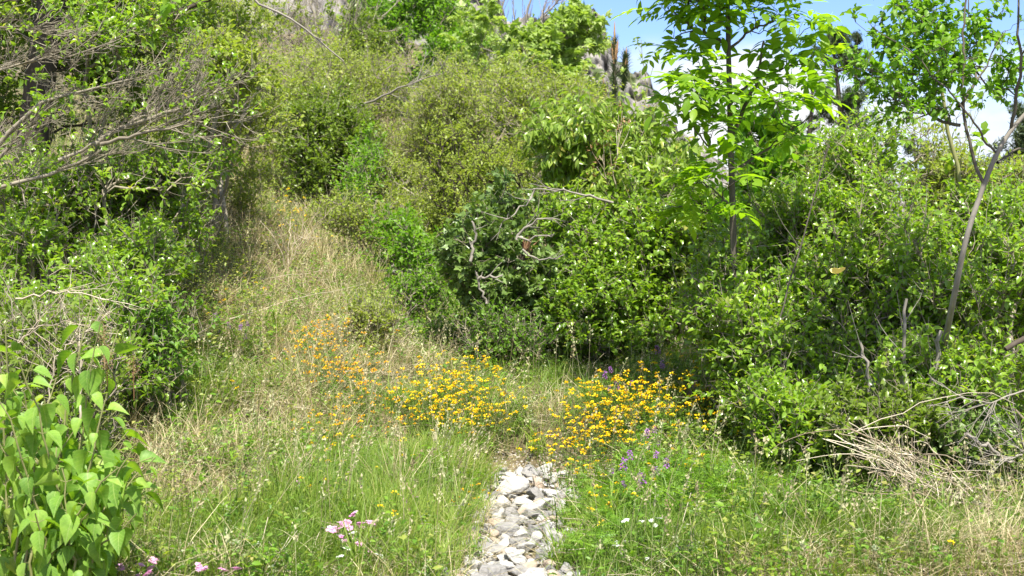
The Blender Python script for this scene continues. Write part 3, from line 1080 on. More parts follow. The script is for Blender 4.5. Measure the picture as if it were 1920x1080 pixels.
bare_branches('sapling', 'thin sapling with pale leaf tufts against the sky right of the crag', 'sapling',
              [([base_at(1200, 15), W(1195, 260, 15), W(1212, 180, 15), W(1226, 120, 15)], .012, .004), ([W(1200, 230, 15), W(1185, 160, 15), W(1178, 130, 15)], .006, .003), ([W(1212, 180, 15), W(1205, 110, 15), W(1202, 75, 15)], .006, .003)],
              [(5, .16, .6, (0, 0, .1), .003, .001)], 'greenbark', leaf=('pale', T_OVAL, .05, 2))

# ---- vine thicket in the middle
woody('vine_thicket', 'dense drooping leaved thicket right of the dark hollow in the centre', 'shrub', base_at(1130, 10.5),
      [PB(1130, 290, 110, 70, 10.5, .45), (W(1065, 265, 10.3), np.array([.3, .3, .22])), PB(1200, 330, 70, 70, 10.3, .4), PB(1110, 255, 80, 35, 10.6, .4), PB(1180, 400, 80, 50, 10.2, .4)],
      760, 'vine', 0.072, T_LONG, skirt=False, twigs=5, per=6, tlen=0.13, droop=0.9, clump=0.15, flat=.5, seed=5, n_stems=6, shell=4)
bare_branches('dead_stalks', 'buff dead stalks standing in the drooping thicket', 'plant',
              [([W(1160, 420, 10), W(1150, 320, 10), W(1165, 250, 10), W(1160, 215, 10)], .006, .002), ([W(1150, 400, 10), W(1135, 330, 10), W(1130, 290, 10)], .005, .002)],
              [(8, .2, .5, (0, 0, .3), .003, .002)], 'drystem', base=base_at(1155, 10), leaf=('dead', T_SMALL, .03, 2))

# ---- low shrubs closing in on the slope
for lab, bx, Y, bl, n, lm, sz, sd_ in (
        ('low bright shrub left of the ivy mound', 810, 10.0, [(800, 560, 60, 35), (850, 590, 50, 30)], 150, 'lime', .030, 1),
        ('low shrub with pale leaves behind the left flower patch', 740, 9.4, [(720, 600, 60, 30), (780, 625, 50, 25)], 120, 'olive', .026, 2),
        ('low green shrub between the ivy mound and the flowers', 930, 9.0, [(930, 620, 60, 35), (980, 640, 50, 30)], 160, 'herb', .028, 3),
        ('straggling shrub in the middle of the dry slope', 690, 12.5, [(690, 430, 60, 35), (640, 400, 50, 30)], 130, 'olive', .032, 4),
        ('yellow green scrub beside the dry clearing', 820, 13, [(820, 420, 60, 40), (770, 390, 60, 40), (840, 360, 50, 40)], 200, 'olive', .034, 5),
        ('loose scrub at the left edge of the dry clearing', 440, 13, [(420, 350, 50, 35), (480, 330, 50, 30)], 130, 'olive', .034, 6),
        ('leafy seedlings above the dark slope hollow', 560, 18, [(540, 300, 60, 30), (470, 290, 50, 40)], 140, 'fresh', .045, 8)):
    woody('low_shrub', lab, 'shrub', base_at(bx, Y), [PB(*b, Y, .35) for b in bl], n, lm, sz, T_OVAL, seed=sd_ * 4.4, group='low shrubs closing in on the slope', n_stems=7, twigs=3, per=5, tlen=.11, clump=.5, r_tip=.002)

# ---- ivy mound, dark hollow and broken stump
ivb = [PB(915, 440, 45, 45, 9.6, .3), PB(880, 480, 50, 45, 9.4, .3), PB(950, 400, 50, 30, 9.8, .3), PB(1000, 520, 60, 60, 9.5, .35), PB(930, 540, 60, 50, 9.3, .3), PB(1080, 500, 60, 70, 9.9, .35)]
woody('ivy_mound', 'grey green ivy mound around the broken stump', 'ivy', base_at(940, 9.5), ivb, 460, 'ivy', 0.048, T_IVY, twigs=4, per=6, tlen=0.1, clump=0.3, flat=.8, seed=9, shell=5, droop=.3)


def stump():
    b = base_at(935, 9.35, -0.1)
    root = thing('broken_stump', b, 'leaning dark brown broken stump in the ivy mound', 'stump')
    mb, mw = MB(), MB()
    c = polyline([b, W(945, 590, 9.3), W(962, 530, 9.28), W(990, 468, 9.25)], 14)
    k = 14
    r = np.linspace(0.075, 0.045, k) * (1 + 0.12 * np.sin(np.arange(k) * 1.9))
    tubes(mb, c[None], r[None], 14)
    # splinters at the broken end
    T = unit(c[-1] - c[-2])
    for _ in range(14):
        o = R.normal(0, 0.025, 3)
        p = c[-1] + o - T * 0.03
        q = p + T * R.uniform(.04, .13) + R.normal(0, .015, 3)
        tubes(mw, np.stack([p, (p + q) / 2, q])[None], np.array([[.010, .008, .001]]), 4)
    part('trunk', mb, MAT['bark'], root)
    part('splinters', mw, noise_mat('raw_wood', [(0.07, 0.04, 0.02), (0.18, 0.10, 0.055), (0.28, 0.18, 0.10)], 40), root)


stump()
Yd = 9.0
bare_branches('dead_branch', 'long grey dead branch reaching over the dark hollow', 'branch',
              [([W(1150, 380, Yd), W(1080, 362, Yd), W(1030, 355, Yd), W(1000, 354, Yd)], .009, .004), ([W(1003, 355, Yd), W(1000, 375, Yd), W(960, 405, Yd - .1), W(940, 420, Yd)], .008, .003)],
              [(4, .3, .45, (0, 0, .1), .004, .0015), (2, .12, .5, (0, 0, 0), .002, .001)], 'palebark', base=W(1150, 380, Yd))
bare_branches('dead_branch', 'arched grey dead branch springing from the broken stump', 'branch',
              [([W(968, 450, 8.95), W(985, 425, 8.95), W(1010, 410, 8.9), W(1035, 405, 8.9), W(1050, 412, 8.9)], .011, .003), ([W(968, 450, 8.95), W(1000, 446, 8.9), W(1040, 437, 8.85)], .009, .003),
               ([W(980, 468, 8.95), W(1010, 490, 8.9), W(1045, 484, 8.85), W(1058, 478, 8.85)], .008, .003)],
              [(5, .18, .6, (0, 0, .1), .003, .001)], 'palebark')
bare_branches('dead_branch', 'upright grey dead branch left of the broken stump', 'branch',
              [([W(882, 490, 8.9), W(888, 455, 8.9), W(892, 425, 8.9), W(884, 415, 8.9)], .012, .007)], [(2, .1, .5, (0, 0, .1), .004, .002)], 'palebark')
bare_branches('dead_branch', 'forked pale dead branch below the ivy mound', 'branch',
              [([W(912, 570, 8.6), W(900, 540, 8.6), W(893, 510, 8.6)], .009, .005), ([W(896, 523, 8.6), W(925, 519, 8.55), W(943, 516, 8.55)], .009, .006)], [(2, .12, .5, (0, 0, .1), .003, .002)], 'palebark')

# ---- centre right shrubs
CR = 'leafy shrubs right of the trail'
SPEC2 = [
    ('leafy shrub right of the broken stump', 1090, 9.0, [(1080, 440, 70, 70), (1120, 520, 60, 60), (1060, 580, 70, 45)], 430, 'fresh', 0.038, 5),
    ('leafy shrub under the drooping thicket', 1200, 9.2, [(1200, 470, 80, 80), (1260, 410, 60, 50), (1160, 560, 50, 50)], 500, 'fresh', 0.038, 6),
    ('shrub with a dark shaded foot left of the ash trunk', 1290, 8.9, [(1300, 480, 70, 90), (1250, 560, 70, 50), (1330, 390, 50, 60)], 500, 'fresh', 0.038, 7),
    ('olive shrub close behind the ash trunk', 1400, 8.6, [(1420, 440, 80, 80), (1470, 360, 70, 60), (1370, 540, 60, 60)], 480, 'olive', 0.038, 8),
]
for i, (lab, bx, Y, bl, n, lm, sz, sd_) in enumerate(SPEC2):
    woody('leafy_shrub', lab, 'shrub', base_at(bx, 9.4), [PS(*b, 9.1, 640) for b in bl], int(n*1.25), lm, sz, T_CURL, seed=sd_ * 3.1, group=CR, n_stems=9, twigs=4, per=5, tlen=.13, clump=.45, grow=1.2, shell=1.2)

RT = 'tall thicket shrubs on the right'
SPEC3 = [
    ('broad glossy shrub just right of the ash trunk', 1450, 7.2, [(1450, 560, 90, 110), (1500, 440, 80, 80), (1450, 650, 70, 70), (1510, 700, 80, 70), (1400, 490, 60, 60)], 960, 'fresh', 0.034, T_CURL, 21, .2),
    ('glossy shrub with a yellow butterfly before its leaves', 1600, 6.9, [(1600, 560, 90, 120), (1560, 700, 90, 80), (1640, 450, 80, 80), (1620, 330, 80, 80)], 900, 'fresh', 0.034, T_CURL, 22, .2),
    ('glossy shrub at the foot of the pale barked tree', 1760, 6.7, [(1740, 600, 90, 110), (1720, 720, 90, 70), (1800, 700, 80, 70), (1720, 460, 80, 80)], 880, 'fresh', 0.034, T_CURL, 23, .22),
    ('glossy shrub at the right edge beside the dry twig heap', 1890, 6.5, [(1880, 560, 70, 110), (1900, 720, 70, 70), (1870, 440, 70, 70), (1950, 620, 80, 90)], 640, 'fresh', 0.034, T_CURL, 24, .3),
    ('thin tall shrub with fine grey twigs behind the butterfly', 1640, 9.0, [(1620, 330, 110, 80), (1560, 250, 80, 60), (1700, 290, 70, 70), (1500, 320, 60, 60)], 480, 'olive', 0.038, T_SMALL, 25, .55),
    ('airy shrub behind the trunk of the pale barked tree', 1850, 9.0, [(1850, 430, 90, 60), (1900, 350, 60, 50), (1780, 350, 60, 50)], 300, 'olive', 0.038, T_SMALL, 26, .5),
]
for i, (lab, bx, Y, bl, n, lm, sz, tp, sd_, cl) in enumerate(SPEC3):
    woody('tall_shrub', lab, 'shrub', base_at(bx, Y + .5), [PS(*b, Y + R.uniform(-.15, .15), 720 if sd_ < 25 else 400, .4) for b in bl], int(n*1.05), lm, sz, tp, seed=sd_ * 2.7, group=RT, n_stems=10, twigs=4, per=5, tlen=.13, clump=cl + .16, grow=1.1, shell=1.2, bare=.25 if sd_ == 25 else 0)
LW = 'low dark shrubs under the right thicket'
for i, (bx, Y, bl, n, lab, lm) in enumerate((
        (1480, 6.6, [(1510, 800, 80, 50), (1450, 760, 50, 45)], 260, 'low shrub at the left foot of the right thicket', 'fresh'),
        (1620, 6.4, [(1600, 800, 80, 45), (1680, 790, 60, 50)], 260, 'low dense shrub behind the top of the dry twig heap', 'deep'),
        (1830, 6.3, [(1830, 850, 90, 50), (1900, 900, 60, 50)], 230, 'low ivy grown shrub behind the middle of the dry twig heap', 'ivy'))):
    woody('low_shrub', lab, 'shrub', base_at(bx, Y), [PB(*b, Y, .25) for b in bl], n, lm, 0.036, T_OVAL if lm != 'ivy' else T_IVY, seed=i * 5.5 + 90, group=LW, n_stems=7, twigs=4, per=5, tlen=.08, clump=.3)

woody('tall_shrub', 'light green shrub hiding the lower trunk of the ash', 'shrub', base_at(1350, 7.8), [PS(*b, 7.3, 640, .4) for b in ((1360, 530, 70, 60), (1340, 590, 60, 50), (1400, 600, 60, 55), (1390, 650, 50, 40), (1390, 480, 50, 45), (1430, 660, 60, 50))],
      620, 'fresh', .034, T_CURL, seed=17.7, group=RT, n_stems=9, twigs=4, per=5, tlen=.13, clump=.4, shell=1.2)

# ---- the ash tree
Ya = 7.5
trunk = [base_at(1382, Ya, -.1), W(1380, 600, Ya), W(1375, 440, Ya), W(1371, 300, Ya), W(1367, 150, Ya), W(1364, 0, Ya), W(1362, -160, Ya), W(1362, -300, Ya)]
limbs = [(trunk, .025, .009),
         ([W(1371, 262, Ya), W(1400, 195, Ya), W(1420, 150, Ya - .05), W(1430, 80, Ya - .1)], .013, .006),
         ([W(1366, 88, Ya), W(1330, 60, Ya), W(1290, 35, Ya + .05), W(1260, 0, Ya)], .010, .004),
         ([W(1368, 90, Ya), W(1410, 55, Ya), W(1450, 30, Ya - .1)], .009, .004),
         ([W(1370, 180, Ya), W(1320, 150, Ya - .1), W(1290, 130, Ya - .2)], .008, .003),
         ([W(1371, 230, Ya), W(1330, 215, Ya - .1), W(1300, 170, Ya - .15), W(1290, 140, Ya - .2)], .007, .003),
         ([W(1373, 290, Ya), W(1330, 275, Ya), W(1300, 240, Ya - .05)], .008, .003),
         ([W(1372, 180, Ya), W(1420, 150, Ya + .1), W(1480, 120, Ya + .1), W(1530, 95, Ya + .1)], .009, .003),
         ([W(1375, 320, Ya), W(1420, 290, Ya + .1), W(1470, 250, Ya + .15), W(1520, 215, Ya + .1)], .009, .003),
         ([W(1376, 400, Ya), W(1340, 370, Ya - .1), W(1300, 345, Ya - .15)], .006, .003)]
ashb = [PB(1300, 15, 70, 35, Ya, .25), PB(1262, 75, 35, 25, Ya, .15), PB(1400, 20, 90, 40, Ya, .3), PB(1480, 50, 60, 40, Ya, .3), PB(1340, 130, 55, 22, Ya, .2), PB(1310, 165, 70, 30, Ya - .1, .25),
        PB(1440, 120, 60, 22, Ya, .25), PB(1500, 115, 55, 28, Ya, .2), PB(1460, 195, 80, 35, Ya, .3), PB(1330, 235, 45, 25, Ya, .2), PB(1270, 210, 30, 20, Ya, .12), PB(1470, 265, 50, 30, Ya, .2),
        PB(1330, 340, 60, 32, Ya - .15, .25), PB(1400, 335, 60, 30, Ya - .2, .2), PB(1300, 390, 50, 20, Ya - .1, .2), PB(1370, -90, 150, 90, Ya, .5)]
woody('ash_tree', 'slender ash with dark straight trunk and long compound leaves against the sky', 'tree', trunk[0], ashb, 210, 'ash', 0.150, T_ASH, bark='ashbark', stems=limbs, twigs=1, per=3, tlen=.07,
      r_tip=.0022, clump=.25, seed=3, alpha=.15, flat=2.4, up=.1, jit=.5, zs=.5, trunk_bark='ashbark', deadwood=0)
woody('ash_sapling', 'round leaved sapling behind the lower trunk of the ash', 'tree', base_at(1440, 9.5), [PB(1400, 260, 70, 50, 9.5, .3), PB(1350, 235, 40, 40, 9.5, .2), PB(1450, 290, 50, 40, 9.5, .3)], 120, 'lime', .075, T_ROUND, twigs=3, per=4, tlen=.12, clump=.3, seed=44)

# ---- the pale barked tree
Yb = 6.25
tb = [base_at(1745, Yb + .9, -.1), W(1768, 660, Yb + .5), W(1788, 560, Yb + .1), W(1812, 440, Yb), W(1845, 345, Yb), W(1868, 285, Yb), W(1900, 232, Yb), W(1960, 180, Yb), W(2050, 100, Yb)]
lim = [(tb, .020, .009),
       ([W(1845, 345, Yb), W(1822, 290, Yb), W(1800, 235, Yb), W(1788, 130, Yb), W(1790, 50, Yb), W(1805, -40, Yb)], .009, .004),
       ([W(1868, 287, Yb), W(1835, 245, Yb - .1), W(1800, 205, Yb - .15), W(1755, 150, Yb - .2), W(1700, 90, Yb - .2), W(1640, 55, Yb - .2)], .006, .002),
       ([W(1896, 240, Yb), W(1905, 150, Yb - .1), W(1898, 60, Yb - .1), W(1900, -40, Yb - .1)], .009, .004),
       ([W(1800, 235, Yb), W(1750, 225, Yb + .1), W(1700, 190, Yb + .1), W(1650, 160, Yb + .1), W(1600, 150, Yb + .1)], .006, .002),
       ([W(1798, 200, Yb), W(1830, 160, Yb + .1), W(1870, 110, Yb + .1), W(1890, 60, Yb + .15)], .006, .002),
       ([W(1870, 305, Yb), W(1910, 290, Yb + .1), W(1960, 270, Yb + .2)], .007, .003)]
pbl = [PB(1690, 40, 60, 30, Yb, .25), PB(1790, 10, 90, 50, Yb, .3), PB(1640, 150, 40, 28, Yb, .15), PB(1600, 130, 35, 22, Yb, .15), PB(1700, 110, 50, 35, Yb, .2), PB(1770, 110, 60, 50, Yb, .3), PB(1850, 90, 60, 60, Yb, .3),
       PB(1900, 30, 60, 50, Yb, .3), PB(1690, 195, 40, 28, Yb, .15), PB(1760, 190, 30, 30, Yb, .15), PB(1870, 180, 35, 25, Yb, .15), PB(1950, 120, 60, 60, Yb, .3), PB(1830, -80, 150, 70, Yb, .5), PB(1660, 0, 30, 18, Yb, .1)]
woody('pale_barked_tree', 'leaning tree with smooth pale grey bark forking at the right', 'tree', tb[0], pbl, 380, 'lime', 0.034, T_CURL, grow=1.3, bark='ashbark', stems=lim, twigs=2, per=6, tlen=.05, r_tip=.0014, clump=.5,
      seed=13, alpha=.12, trunk_bark='palebark', limb_bark='ashbark', deadwood=.2, wander=.10, flat=1.0)
bare_branches('green_stem', 'smooth yellow green stem leaning behind the pale barked tree', 'tree',
              [([base_at(1850, 7.8), W(1830, 520, 7.8), W(1815, 400, 7.8), W(1790, 290, 7.8), W(1765, 180, 7.8), W(1745, 60, 7.8)], .020, .009)], [(8, .35, .4, (0, 0, .2), .004, .002), (3, .2, .5, (0, 0, .1), .002, .001)], 'greenbark',
              leaf=('fresh', T_ROUND, .045, 2))
for pts, r, lab in (([(1415, 740), (1450, 640), (1490, 500), (1520, 380), (1555, 270)], .006, 'thin dark upright stem nearest the ash in the right thicket'),
                    ([(1635, 800), (1628, 700), (1612, 640)], .012, 'short smooth grey stem in the middle of the right thicket'),
                    ([(1700, 840), (1695, 730), (1690, 640), (1700, 560)], .014, 'pale stem left of the pale barked trunk'),
                    ([(1715, 850), (1745, 740), (1765, 620)], .020, 'thick shaded stem rising behind the dry twig heap'),
                    ([(1660, 880), (1700, 830), (1725, 780), (1735, 720)], .016, 'crooked brown stem low beside the dry twig heap')):
    Yq = 7.0 if 'dark' in lab else 6.5
    bare_branches('bare_sapling', lab, 'sapling', [([W(a, b_, Yq) for a, b_ in pts], r, r * .55)], [(5, .3, .5, (0, 0, .3), .003, .001)], 'ashbark' if 'dark' in lab else 'palebark', 'bare stems in the right thicket')
bare_branches('dead_branch', 'tangle of bleached twigs at the right edge above the twig heap', 'branch',
              [([W(1990, 860, 5.9), W(1930, 850, 5.9), W(1860, 870, 5.8)], .007, .002), ([W(1990, 700, 5.9), W(1930, 730, 5.9), W(1850, 760, 5.8), W(1800, 745, 5.8)], .006, .002), ([W(1960, 960, 5.8), W(1925, 840, 5.9), W(1880, 760, 5.9)], .005, .002)],
              [(9, .28, .7, (0, 0, 0), .003, .001), (3, .15, .8, (0, 0, 0), .0016, .0008)], 'palebark')
bare_branches('dead_branch', 'broken brown branch with an orange patch low in the right thicket', 'branch', [([W(1810, 812, 5.9), W(1850, 840, 5.9), W(1900, 865, 5.95)], .010, .006)], [(2, .15, .6, (0, 0, 0), .003, .001)], 'palebark')
bare_branches('dead_branch', 'dark snapped branch end at the right edge of the thicket', 'branch', [([W(2150, 560, 6.1), W(1990, 600, 6.0), W(1930, 632, 5.95), W(1885, 655, 5.9)], .026, .012)], [], 'bark')

# ---- left side
woody('shade_tree', 'dark trunked tree in shade at the upper left', 'tree', base_at(50, 10),
      [PB(60, -20, 170, 110, 11, .6), PB(250, 20, 120, 80, 10.8, .6), PB(-80, 120, 90, 120, 10, .7), PB(380, 60, 80, 60, 10.4, .5), PB(170, 110, 120, 60, 10.6, .6), PB(150, -160, 300, 120, 9.6, 1.2), PB(40, 230, 150, 80, 11, .6), PB(220, 190, 130, 60, 11.3, .6), PB(350, 150, 90, 50, 11.5, .5)],
      1350, 'deep', .055, T_OVAL, bark='bark', stems=[([base_at(50, 10, -.1), W(55, 300, 10), W(70, 200, 10), W(82, 100, 10), W(98, 0, 10), W(110, -150, 10)], .13, .10),
                                      ([W(98, -40, 10), W(70, -120, 10), W(0, -200, 10)], .06, .03)], trunk_bark='bark', twigs=4, per=5, tlen=.16, clump=.3, seed=31, maxr=.1)
bare_branches('dark_branch', 'dark curved branch hanging in at the upper left', 'branch', [([W(470, -80, 8.8), W(400, -2, 8.8), W(330, 25, 8.8), W(270, 68, 8.8), W(225, 110, 8.8)], .020, .012)], [(5, .4, .5, (0, 0, -.1), .004, .002)], 'bark',
              leaf=('fresh', T_OVAL, .04, 3))
bare_branches('overhanging_twig', 'large soft leaves hanging in at the top left edge', 'branch', [([W(250, -60, 5.0), W(300, -20, 5.0), W(335, 5, 5.0)], .004, .002)], [(3, .08, .5, (0, 0, -.2), .002, .001)], 'bark', leaf=('lime', T_HEART, .05, 1))

Yc = 7.9
bare_branches('twiggy_shrub', 'leafless grey twiggy shrub sweeping across the upper left', 'shrub',
              [([W(-140, 400, Yc), W(-60, 320, Yc), W(0, 265, Yc), W(40, 215, Yc), W(110, 175, Yc), W(240, 150, Yc)], .022, .006),
               ([W(-140, 400, Yc), W(0, 300, Yc), W(60, 230, Yc), W(110, 190, Yc - .1)], .018, .005),
               ([W(-120, 180, Yc), W(0, 130, Yc), W(60, 112, Yc), W(140, 108, Yc - .1), W(205, 80, Yc - .1)], .010, .003),
               ([W(-200, 100, Yc + .2), W(-20, 40, Yc), W(40, 58, Yc), W(70, 50, Yc)], .009, .002),
               ([W(180, 270, Yc), W(230, 235, Yc), W(300, 215, Yc), W(360, 195, Yc - .1), W(410, 170, Yc - .1)], .018, .004),
               ([W(190, 265, Yc), W(240, 240, Yc), W(280, 190, Yc + .1), W(330, 140, Yc + .1)], .013, .003),
               ([W(190, 270, Yc - .1), W(260, 250, Yc - .2), W(340, 235, Yc - .2), W(400, 220, Yc - .2)], .013, .003),
               ([W(110, 300, Yc), W(210, 255, Yc), W(260, 215, Yc), W(330, 185, Yc)], .012, .003),
               ([W(-100, 400, Yc), W(30, 340, Yc), W(120, 320, Yc), W(200, 275, Yc)], .016, .008)],
              [(12, .42, .30, (.12, 0, .12), .0038, .0018), (6, .20, .50, (0.05, 0, .14), .0022, .0012), (3, .10, .7, (0, 0, .1), .0014, .0009)], 'twig', base=base_at(-60, Yc), leaf=('fresh', T_CURL, .032, 1, .16))
LS = 'leafy shrubs on the left bank'
SPEC4 = [
    ('leafy shrub spreading below the grey twigs on the left', 20, 7.4, [(110, 420, 140, 110), (230, 380, 110, 80), (60, 530, 120, 60), (300, 350, 100, 60), (200, 490, 110, 55), (90, 480, 110, 60), (20, 330, 80, 60)], 900, 'fresh', .038, 51, .3, .20),
    ('leafy shrub reaching toward the dry slope on the left', 240, 7.8, [(290, 430, 90, 60), (330, 340, 80, 55), (240, 510, 90, 50), (380, 300, 40, 28), (290, 480, 60, 45)], 700, 'fresh', .037, 52, .38, .20),
    ('yellowish shrub top among the dark shade on the upper left', 150, 8.9, [(190, 60, 50, 40), (330, 60, 60, 50), (250, 110, 60, 40), (160, 190, 80, 35)], 170, 'fresh', .04, 53, .5, .3),
    ('loose shrub at the right end of the grey twigs', 360, 9.8, [(450, 150, 50, 40), (400, 120, 60, 45), (340, 220, 50, 40), (300, 290, 60, 50)], 200, 'olive', .04, 54, .45, .2),
]
for lab, bx, Y, bl, n, lm, sz, sd_, cl, br in SPEC4:
    woody('bank_shrub', lab, 'shrub', base_at(bx, Y + .5), [PS(*b, Y + R.uniform(-.2, .2), 560 if sd_ < 53 else b[1], .5, .009 if sd_ < 53 else .004) for b in bl], int(n*.95), lm, sz, T_CURL, seed=sd_ * 1.7, group=LS, n_stems=10, twigs=5, per=5, tlen=.12, clump=cl + .14, skirt=False, bare=br + .1, r_tip=.003, deadwood=1.1, grow=1.1, shell=1.2)
for lab, bx, Y, bl, n, lm, sz, sd_ in (
        ('loose sunlit shrub at the foot of the left bank', 330, 7.4, [(290, 610, 60, 45), (270, 660, 50, 40)], 130, 'herb', .032, 81),
        ('low twiggy shrub before the shaded bank on the left', 200, 7.2, [(160, 570, 110, 45), (250, 560, 80, 45), (40, 580, 90, 40)], 240, 'fresh', .034, 82)):
    woody('bank_shrub', lab, 'shrub', base_at(bx, Y), [PB(*b, Y, .3) for b in bl], n, lm, sz, T_CURL, seed=sd_ * 1.3, group=LS, n_stems=9, twigs=4, per=5, tlen=.12, clump=.45, bare=.15, shell=1.2, deadwood=.6)
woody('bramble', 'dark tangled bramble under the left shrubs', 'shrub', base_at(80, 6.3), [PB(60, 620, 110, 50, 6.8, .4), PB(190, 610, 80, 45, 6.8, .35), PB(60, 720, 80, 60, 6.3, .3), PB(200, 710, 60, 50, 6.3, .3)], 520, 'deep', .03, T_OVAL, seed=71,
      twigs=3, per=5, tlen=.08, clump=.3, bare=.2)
bare_branches('dead_stalks', 'dry pale stalks tangled in the dark bramble', 'plant',
              [([W(10, 660, 6), W(60, 620, 6), W(130, 600, 5.9)], .004, .002), ([W(90, 760, 5.9), W(110, 660, 5.9), W(180, 610, 5.9)], .004, .002), ([W(150, 790, 5.9), W(151, 700, 5.9), W(149, 640, 5.9)], .006, .004), ([W(30, 560, 6.1), W(120, 545, 6), W(210, 560, 6)], .005, .002)],
              [(14, .25, .8, (0, 0, 0), .0018, .001), (3, .12, .9, (0, 0, 0), .0012, .0008)], 'drystem', base=base_at(90, 6))


# ---- the lilac in the left foreground
def lilac():
    Yl = 4.7
    b = base_at(60, Yl)
    root = thing('lilac_bush', b, 'lilac bush with large heart shaped leaves in the left foreground', 'shrub')
    mt, ml, ms = MB(), MB(), MB()
    shoots = []
    rr = np.random.default_rng(5)

    def shoot(px0, py0, px1, py1, dy=0.0, n=6):
        p0 = base_at(px0, Yl + dy) if py0 is None else W(px0, py0, Yl + dy)
        p1 = W(px1, py1, Yl + dy + rr.uniform(-.15, .15))
        c = bez(p0, unit(np.array([rr.normal(0, .2), 0, 1.0])), p1, 14)
        c[1:-1] += rr.normal(0, .006, (12, 3))
        shoots.append((c, n))
    shoot(120, None, 175, 560, 0.05, 9)
    shoot(150, None, 190, 600, 0.0, 8)
    shoot(130, None, 222, 618, -.05, 6)
    shoot(20, None, 10, 610, 0, 8)
    shoot(-30, None, 70, 660, .1, 7)
    shoot(-60, None, -20, 620, .0, 7)
    for px, py in ((285, 880), (265, 850), (240, 870), (292, 905), (230, 820), (270, 930), (200, 1010), (150, 1030), (100, 1050), (50, 1060), (0, 1040), (160, 985), (60, 985), (110, 960), (0, 980), (230, 1040), (30, 1085), (130, 1085), (100, 730), (40, 760), (150, 800), (225, 780), (255, 850), (280, 880), (215, 900), (130, 850), (60, 870), (10, 850), (180, 960), (90, 960), (20, 960), (235, 830), (120, 1010), (40, 1040), (190, 1030), (-40, 800), (-30, 920), (160, 900), (240, 930), (70, 810), (-60, 1000), (110, 900), (215, 850), (0, 720), (30, 700), (75, 745), (120, 790), (185, 830), (255, 905), (225, 960), (145, 940), (50, 900), (100, 860), (170, 870), (20, 800), (-10, 770), (60, 1010), (150, 1060), (210, 1000), (250, 985), (195, 760), (10, 1060), (90, 1090), (180, 1090), (275, 935), (150, 1000)):
        shoot(rr.uniform(20, 150), None, px + 6, py - 22, rr.uniform(-.35, .2), 8)
    for c, n in shoots:
        tubes(mt, c[None], np.linspace(.007, .0022, 14)[None], 6)
        Tn = unit(np.gradient(c, axis=0))
        for k in range(n):
            t = 1 - 0.6 * k / n - .02
            i = min(int(t * 13), 12)
            p = c[i]
            a0 = (k % 2) * math.pi / 2 + rr.uniform(-.4, .4)
            for s in (0, math.pi):
                a = a0 + s
                out = np.array([math.cos(a), math.sin(a), 0])
                d = unit(out * rr.uniform(.35, .9) + np.array([0, 0, rr.uniform(-1.3, -.3) if k else rr.uniform(-.7, .3)]))
                pet = p + out * .022 + np.array([0, 0, .008])
                tubes(mt, np.stack([p, (p + pet) / 2, pet])[None], np.array([[.0014, .0012, .001]]), 4)
                nn = np.array([0, 0, 1.0]) + out * .7 + rr.normal(0, .5, 3)
                place(ml, T_HEART2 if rr.random() < .35 else T_HEART, pet[None], d[None], nn[None], rr.choice([rr.uniform(.04, .07), rr.uniform(.07, .105)], p=[.3, .7]), rr.random(1))
    # spent brown flower heads
    for px, py in ((195, 632), (200, 672), (250, 690)):
        p = W(px, py, Yl)
        P = p + rr.normal(0, 1, (240, 3)) * np.array([.012, .012, .028])
        place(ms, T_SMALL, P, rr.normal(0, 1, (240, 3)), rr.normal(0, 1, (240, 3)), .006)
        st = np.stack([p - np.array([0, 0, .12]), p, p + np.array([0, 0, .05])])
        tubes(ms, st[None], np.array([[.002, .0015, .001]]), 4)
    part('branches', mt, MAT['greenbark'], root)
    part('foliage', ml, MAT['lilac'], root)
    part('seed_heads', ms, MAT['dead'], root)


lilac()

# ================================================================== GROUND VEGETATION (uncountable)
def gp(px, py):
    return ground_at(px, py)[:2]


def mask(P, specs):
    """sum of soft spots; spec = (px, py, rx_m, ry_m, amp)"""
    m = np.zeros(len(P))
    for px, py, rx, ry, a in specs:
        c = gp(px, py)
        m += a * np.exp(-(((P[:, 0] - c[0]) / rx) ** 2 + ((P[:, 1] - c[1]) / ry) ** 2))
    return m


def scatter(n, y0=4.7, y1=24.0, marg=0.6, p=1.0):
    """points on the ground in the wedge in front of the camera, thinning with distance"""
    u_ = R.random(n)
    y = y0 * (y1 / y0) ** (u_ ** p)
    x = (R.random(n) * 2 - 1) * (0.41 * y + marg)
    return np.stack([x, y], -1)


def on_trail(P):
    dx = np.abs(P[:, 0] - trail_x(P[:, 1]) - 0.0)
    return (dx < 0.225 + 0.06 * np.sin(P[:, 1] * 9) + 0.03 * np.sin(P[:, 1] * 23 + P[:, 0] * 5)) & (P[:, 1] < 7.35)


